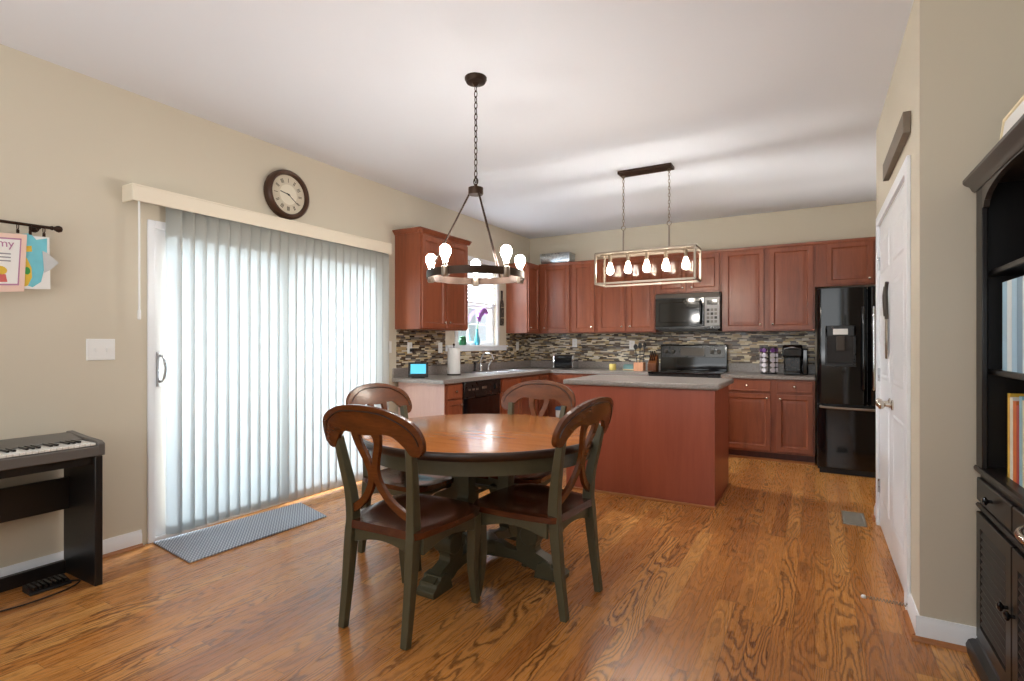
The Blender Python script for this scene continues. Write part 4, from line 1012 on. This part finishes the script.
m.loft(O, u, v, nr, .40, .15, [(0, -.012), (0, .004), (.004, .006), (.014, .006), (.017, .001), (.018, .001)])
build('frame', m, 'cream_paper', t, smooth=25)
build('print', MB().obox(O, u, v, nr, .018, .382, .018, .132, .001, .002), 'paper_white', t)
# stool close by
t = thing('bar_stool', 'dark round stool with a pale metal rim in front of the bookcase', 'stool', (.537, 1.568, 0))
sc_ = Vector((.537, 1.568, 0)); sz_ = .835
build('seat', MB().lathe([(.02, sz_-.05), (.13, sz_-.05), (.138, sz_-.03), (.136, sz_-.004), (.12, sz_+.004), (.01, sz_+.006)], sc_, seg=40), 'espresso', t, smooth=40)
build('rim', MB().tube([sc_+Vector((.142*math.cos(2*PI*i/48), .142*math.sin(2*PI*i/48), sz_-.012)) for i in range(48)], .009, 8, True), 'nickel', t, smooth=60)
for k in range(3):
    a_ = k*2*PI/3+.5; e = Vector((math.cos(a_), math.sin(a_), 0))
    build('leg', MB().tube([sc_+e*.06+Z_*(sz_-.05), sc_+e*.16+Z_*.0], [.014, .011], 10), 'espresso', t, smooth=60)

# ------------------------------------------------------------------ things on the counters and walls
ct = .9145
t = thing('smart_display', 'small black smart display with lit cyan screen on the counter end', 'display', (-3.40, 4.12, ct))
O = Vector((-3.46, 4.03, ct)); u = Vector((.80, .60, 0)); nrm0 = Vector((.60, -.80, 0)); v = (Z_*.94-nrm0*.34).normalized(); nr = u.cross(v)
if nr.dot(nrm0) < 0: nr = -nr
u0 = O+u*0
build('base', MB().prism([(0, 0), (.115, 0), (.115, .014), (.06, .10), (.03, .10)], lambda a_, b_, tt: O+u*(.02+tt*.13)-nrm0*(a_-.0)+Z_*b_, 0, 1), 'black_matte', t, bevel=.005)
build('bezel', MB().obox(O+nrm0*.004+Z_*.006, u, v, nr, -.012, .182, 0, .155, 0, .012), 'black_satin', t, bevel=.004)
build('screen', MB().obox(O+nrm0*.004+Z_*.006, u, v, nr, .010, .160, .035, .135, .012, .013), 'screen_cyan', t)
t = thing('paper_towel_holder', 'white paper towel roll upright on its holder left of the sink', 'paper towel', (-3.38, 4.66, ct))
pc = Vector((-3.38, 4.66, ct))
build('base', MB().lathe([(.075, .001), (.078, .008), (.07, .014), (.01, .015)], pc, seg=28), 'bronze', t, smooth=40)
m = MB().cyl(pc+Z_*.015, pc+Z_*.315, .006, seg=10); m.lathe([(.006, .315), (.013, .322), (.012, .335), (.004, .342)], pc, seg=12); build('post', m, 'bronze', t, smooth=40)
build('roll', MB().lathe([(.02, .016), (.066, .016), (.068, .02), (.068, .290), (.066, .294), (.02, .294)], pc, seg=36), 'paper_white', t, smooth=40)
t = thing('toaster', 'black and silver two slot toaster in the back corner of the counter', 'toaster', (-2.93, 6.60, ct))
m = MB().prism([(-.09, .015), (.09, .015), (.095, .05), (.09, .165), (.07, .185), (-.07, .185), (-.09, .165), (-.095, .05)], lambda a_, b_, tt: (-3.06+tt*.26, 6.60+a_, ct+b_), 0, 1)
build('body', m, 'black_gloss', t, bevel=.008)
for x in (-3.075, -2.80): build('end_cap', MB().prism([(-.092, .005), (.092, .005), (.096, .05), (.092, .165), (.072, .188), (-.072, .188), (-.092, .165), (-.096, .05)], lambda a_, b_, tt: (x+tt*.018, 6.60+a_, ct+b_), 0, 1), 'chrome', t, bevel=.003)
for y in (6.57, 6.63): build('slot', MB().box(-3.03, -2.83, y-.013, y+.013, ct+.184, ct+.187), 'iron', t)
build('lever', MB().box(-2.782, -2.765, 6.585, 6.615, ct+.11, ct+.13), 'black_satin', t, bevel=.004)
plain('wax_yellow', (228, 206, 112), .5, var=.04)
t = thing('candle_jar', 'small yellow candle in a wooden holder beside the low cream dish', 'candle', (-2.26, 6.60, ct))
build('wax', MB().lathe([(.02, .001), (.042, .001), (.044, .006), (.044, .075), (.04, .08), (.004, .078)], (-2.27, 6.60, ct), seg=24), 'wax_yellow', t, smooth=40)
build('wick', MB().cyl((-2.27, 6.60, ct+.078), (-2.27, 6.60, ct+.092), .002, seg=6), 'black_matte', t)
plain('teal_reflection', (96, 130, 128), .3)
t = thing('butter_dish', 'low cream dish by the back wall under a teal block standing for a reflection', 'dish', (-2.07, 6.62, ct))
build('base', MB().loft((-2.135, 6.57, ct+.001), X_, Y_, Z_, .15, .1, [(.012, 0), (0, .016), (.004, .018), (.01, .018)]), 'cream_paper', t, smooth=30)
build('lid', MB().loft((-2.123, 6.58, ct+.019), X_, Y_, Z_, .126, .08, [(0, 0), (.002, .045), (.012, .058), (.03, .06)]), 'teal_reflection', t, smooth=30)  # teal reflection on the upstand, modelled as a coloured block on the dish
wood('pale_wood', (188, 130, 96), (206, 148, 112), (218, 164, 128), .5)
wood('block_wood', (96, 52, 24), (118, 66, 30), (136, 80, 38), .4)
t = thing('knife_block', 'brown wooden knife block with dark handles beside the range', 'knife block', (-1.79, 6.70, ct))
m = MB().prism([(-.08, 0), (.07, 0), (.07, .15), (.03, .20), (-.08, .09)], lambda a_, b_, tt: (-1.83+tt*.10, 6.74+a_, ct+.001+b_), 0, 1); build('block', m, 'block_wood', t, bevel=.004)
for i in range(3):
    for j in range(2):
        p = Vector((-1.805+i*.026, 6.70+j*.045, ct+.13+j*.05)); build('knife_handle', MB().tube([p, p+Vector((0, -.055, .065))], .008, 8), 'black_satin', t, smooth=60)
t = thing('wooden_crock', 'pale square wooden box holding black utensils left of the knife block', 'utensil holder', (-1.90, 6.55, ct))
m = MB(); a0, a1, b0, b1 = -1.965, -1.845, 6.50, 6.61; h_ = .105; z0 = ct+.001
m.box(a0, a1, b0, b0+.008, z0, z0+h_); m.box(a0, a1, b1-.008, b1, z0, z0+h_); m.box(a0, a0+.008, b0+.008, b1-.008, z0, z0+h_); m.box(a1-.008, a1, b0+.008, b1-.008, z0, z0+h_); m.box(a0+.008, a1-.008, b0+.008, b1-.008, z0, z0+.006)
build('box', m, 'pale_wood', t)
t2 = ['black ladle', 'black slotted spoon', 'black spatula']
for i, lb in enumerate(t2):
    bx_ = -1.93+i*.028; tp_ = (bx_-.03+i*.03, 6.57, ct+.27+.012*i)
    u_ = thing('cooking_utensil', f'{lb} standing in the pale wooden box by the range', 'utensil', (bx_, 6.55, ct+.01), group='utensils in the wooden box')
    build('handle', MB().tube([(bx_, 6.55, ct+.012), tp_], .005, 8), 'black_satin', u_, smooth=60)
    m = MB().prism([(.026*math.cos(q)*(1 if i != 2 else .8), .036*math.sin(q)) for q in [2*PI*k/14 for k in range(14)]], lambda a_, b_, tt: (tp_[0]+a_, tp_[1]+tt, tp_[2]+.03+b_), -.004, .004); build('head', m, 'black_satin', u_, bevel=.002)
# coffee pods and coffee maker
plain('pod_purple', (110, 60, 130), .4); plain('pod_white', (222, 214, 220), .4)
t = thing('pod_rack', 'coffee pod rack filled with white and purple pods beside the coffee maker', 'pod rack', (-.45, 6.62, ct))
rc = Vector((-.45, 6.62, ct))
m = MB().lathe([(.085, .001), (.09, .006), (.085, .012), (.01, .013)], rc, seg=28); m.cyl(rc+Z_*.012, rc+Z_*.31, .007, seg=10)
m.lathe([(.05, .0), (.085, .0), (.085, .006), (.05, .006)], rc+Z_*.30, seg=24)
for k in range(6):
    a_ = k*PI/3; e = Vector((math.cos(a_+PI/6), math.sin(a_+PI/6), 0)); m.cyl(rc+e*.078+Z_*.012, rc+e*.078+Z_*.302, .003, seg=6)
build('stand', m, 'black_satin', t, smooth=40)
for lv in range(5):
    for k in range(6):
        a_ = -PI/2+(k-.5)*PI/3; e = Vector((math.cos(a_), math.sin(a_), 0))
        p = rc+e*.088+Z_*(.045+lv*.055)
        c_ = 'purple' if lv == 4 else 'white'
        nm = ['bottom', 'second lowest', 'middle', 'second highest', 'top'][lv]
        if e.y < .2:
            pd = build('coffee_pod', MB().lathe([(.017, -.035), (.022, -.002), (.0255, 0), (.0255, .003), (.02, .004)], p, e, 16), 'pod_'+c_, smooth=40)
            tag(pd, f'{c_} coffee pod in the {nm} tier of the pod rack', 'coffee pod', f'coffee pods in the {nm} tier of the pod rack')
t = thing('coffee_maker', 'black single serve coffee maker on the counter next to the refrigerator', 'coffee maker', (-.19, 6.60, ct))
kx, ky = -.20, 6.60
m = MB(); m.box(kx-.10, kx+.075, ky+.01, ky+.14, ct+.001, ct+.25); build('column', m, 'black_satin', t, bevel=.02, seg=4)
build('drip_base', MB().box(kx-.095, kx+.07, ky-.14, ky+.02, ct+.001, ct+.035), 'black_satin', t, bevel=.01)
build('drip_tray', MB().box(kx-.07, kx+.045, ky-.13, ky-.01, ct+.035, ct+.040), 'iron', t)
m = MB().prism([(-.14, .20), (-.12, .29), (-.06, .325), (.06, .33), (.14, .30), (.14, .19), (-.06, .185)], lambda a_, b_, tt: (kx-.11+tt*.195, ky+a_, ct+b_), 0, 1); build('brew_head', m, 'black_gloss', t, bevel=.015, seg=3)
build('lid_handle', MB().tube(cr([(kx-.095, ky-.13, ct+.28), (kx-.012, ky-.155, ct+.30), (kx+.07, ky-.13, ct+.28)]), .006), 'chrome', t, smooth=60)
m = MB(); m.box(kx+.08, kx+.135, ky-.06, ky+.13, ct+.001, ct+.28); build('water_tank', m, 'black_gloss', t, bevel=.012)
# silver box on the corner cabinet
n = N('hammered'); v_ = n.noise(n.coord(), 55, 2); n.bump(v_, .5, .006); M['hammered'] = n.fin(n.ramp(v_, [(.3, lin((170, 184, 196))), (.7, lin((224, 230, 234)))]), .28, 1)
t = thing('silver_box', 'silver metal box lying on top of the corner wall cabinet', 'box', (-3.07, 6.68, UT+.012))
build('body', MB().loft((-3.30, 6.565, UT+.013), X_, Y_, Z_, .44, .19, [(.02, 0), (.01, .015), (0, .04), (0, .12), (.004, .123)]), 'hammered', t, smooth=30)
build('lid', MB().loft((-3.305, 6.56, UT+.137), X_, Y_, Z_, .45, .20, [(0, 0), (0, .01), (.01, .018), (.06, .026), (.07, .026)]), 'stainless', t, smooth=30)
# flat bottle plaque
n = N('plaque'); v_ = n.noise(n.map(n.coord(), (1, 60, 45)), 1, 1); M['plaque'] = n.fin(n.ramp(v_, [(.5, lin((52, 46, 40))), (.62, lin((56, 50, 44))), (.68, lin((196, 186, 166)))]), .6)
half = [(.042, 0), (.046, .01), (.046, .27), (.036, .315), (.018, .345), (.016, .44), (.021, .445), (.021, .465)]
poly = half+[(-a_, b_) for a_, b_ in reversed(half)]
t = thing('bottle_plaque', 'dark bottle shaped wall plaque hanging right of the kitchen window', 'wall decoration', (XL, 6.075, 1.49))
build('board', MB().prism(poly, lambda a_, b_, tt: (XL+.001+tt, 6.075+a_, 1.495+b_), 0, .015), 'plaque', t, bevel=.003)
m = MB(); m.prism([(-.036, .10), (.036, .10), (.036, .105), (-.036, .105)], lambda a_, b_, tt: (XL+.016+tt, 6.075+a_, 1.495+b_), 0, .002); m.prism([(-.036, .24), (.036, .24), (.036, .245), (-.036, .245)], lambda a_, b_, tt: (XL+.016+tt, 6.075+a_, 1.495+b_), 0, .002)
build('label_border', m, 'cream_paper', t)
# things on the window sill
plain('jar_green', (40, 110, 70), .3, var=.2); plain('vase_teal', (70, 150, 170), .2); plain('petal', (168, 110, 190), .6, var=.2)
t = thing('sill_jar', 'small green jar on the kitchen window sill', 'jar', (XL+.0, 5.19, WZ0))
build('body', MB().lathe([(.03, .001), (.042, .006), (.044, .07), (.034, .082), (.034, .09)], (XL-.005, 5.19, WZ0), seg=24), 'jar_green', t, smooth=40)
build('lid', MB().lathe([(.037, .09), (.037, .104), (.03, .108)], (XL-.005, 5.19, WZ0), seg=24), 'jar_green', t, smooth=40)
t = thing('flower_vase', 'teal bud vase with a purple flower spray on the kitchen window sill', 'flower', (XL, 5.52, WZ0))
vc = Vector((XL-.005, 5.50, WZ0))
build('vase', MB().lathe([(.025, .001), (.032, .01), (.036, .06), (.02, .13), (.013, .18), (.017, .2), (.013, .2), (.009, .17)], vc, seg=24), 'vase_teal', t, smooth=40)
st = cr([vc+Z_*.15, vc+Vector((0, .015, .25)), vc+Vector((.005, .05, .36)), vc+Vector((.0, .15, .43)), vc+Vector((0, .22, .42))])
build('stem', MB().tube(st, .004, 6), 'leaf_green', t, smooth=60)
for i, q in enumerate((10, 13, 15, 17, 19, 21, 23)):
    p = st[min(q, len(st)-1)]; m = MB()
    for k in range(5):
        a_ = k*2*PI/5+i; e = Vector((.25*math.cos(a_+1), math.cos(a_), math.sin(a_))); c_ = p+e*.022
        m.lathe([(.002, -.018), (.012, -.008), (.015, .004), (.008, .016), (.001, .02)], c_, e, 8)
    build('blossom', m, 'petal', t, smooth=60)

# floor items in the kitchen
plain('mat_aqua', (150, 200, 204), .7, var=.06)
ob = build('kitchen_mat', MB().box(-2.92, -2.45, 4.05, 5.15, .001, .012), 'mat_aqua', bevel=.005); tag(ob, 'pale aqua mat on the floor in front of the dishwasher', 'mat')
plain('bin_blue', (58, 108, 158), .4)
t = thing('waste_bin', 'small white bin with blue lid in the kitchen corner behind the dining chair', 'bin', (-2.72, 6.08, 0))
build('body', MB().loft((-2.80, 6.0, .001), X_, Y_, Z_, .16, .2, [(.02, 0), (.012, .02), (0, .425), (.006, .43)]), 'plastic_white', t, smooth=30)
build('lid', MB().loft((-2.805, 5.995, .431), X_, Y_, Z_, .17, .21, [(0, 0), (0, .025), (.01, .04), (.04, .044)]), 'bin_blue', t, smooth=30)
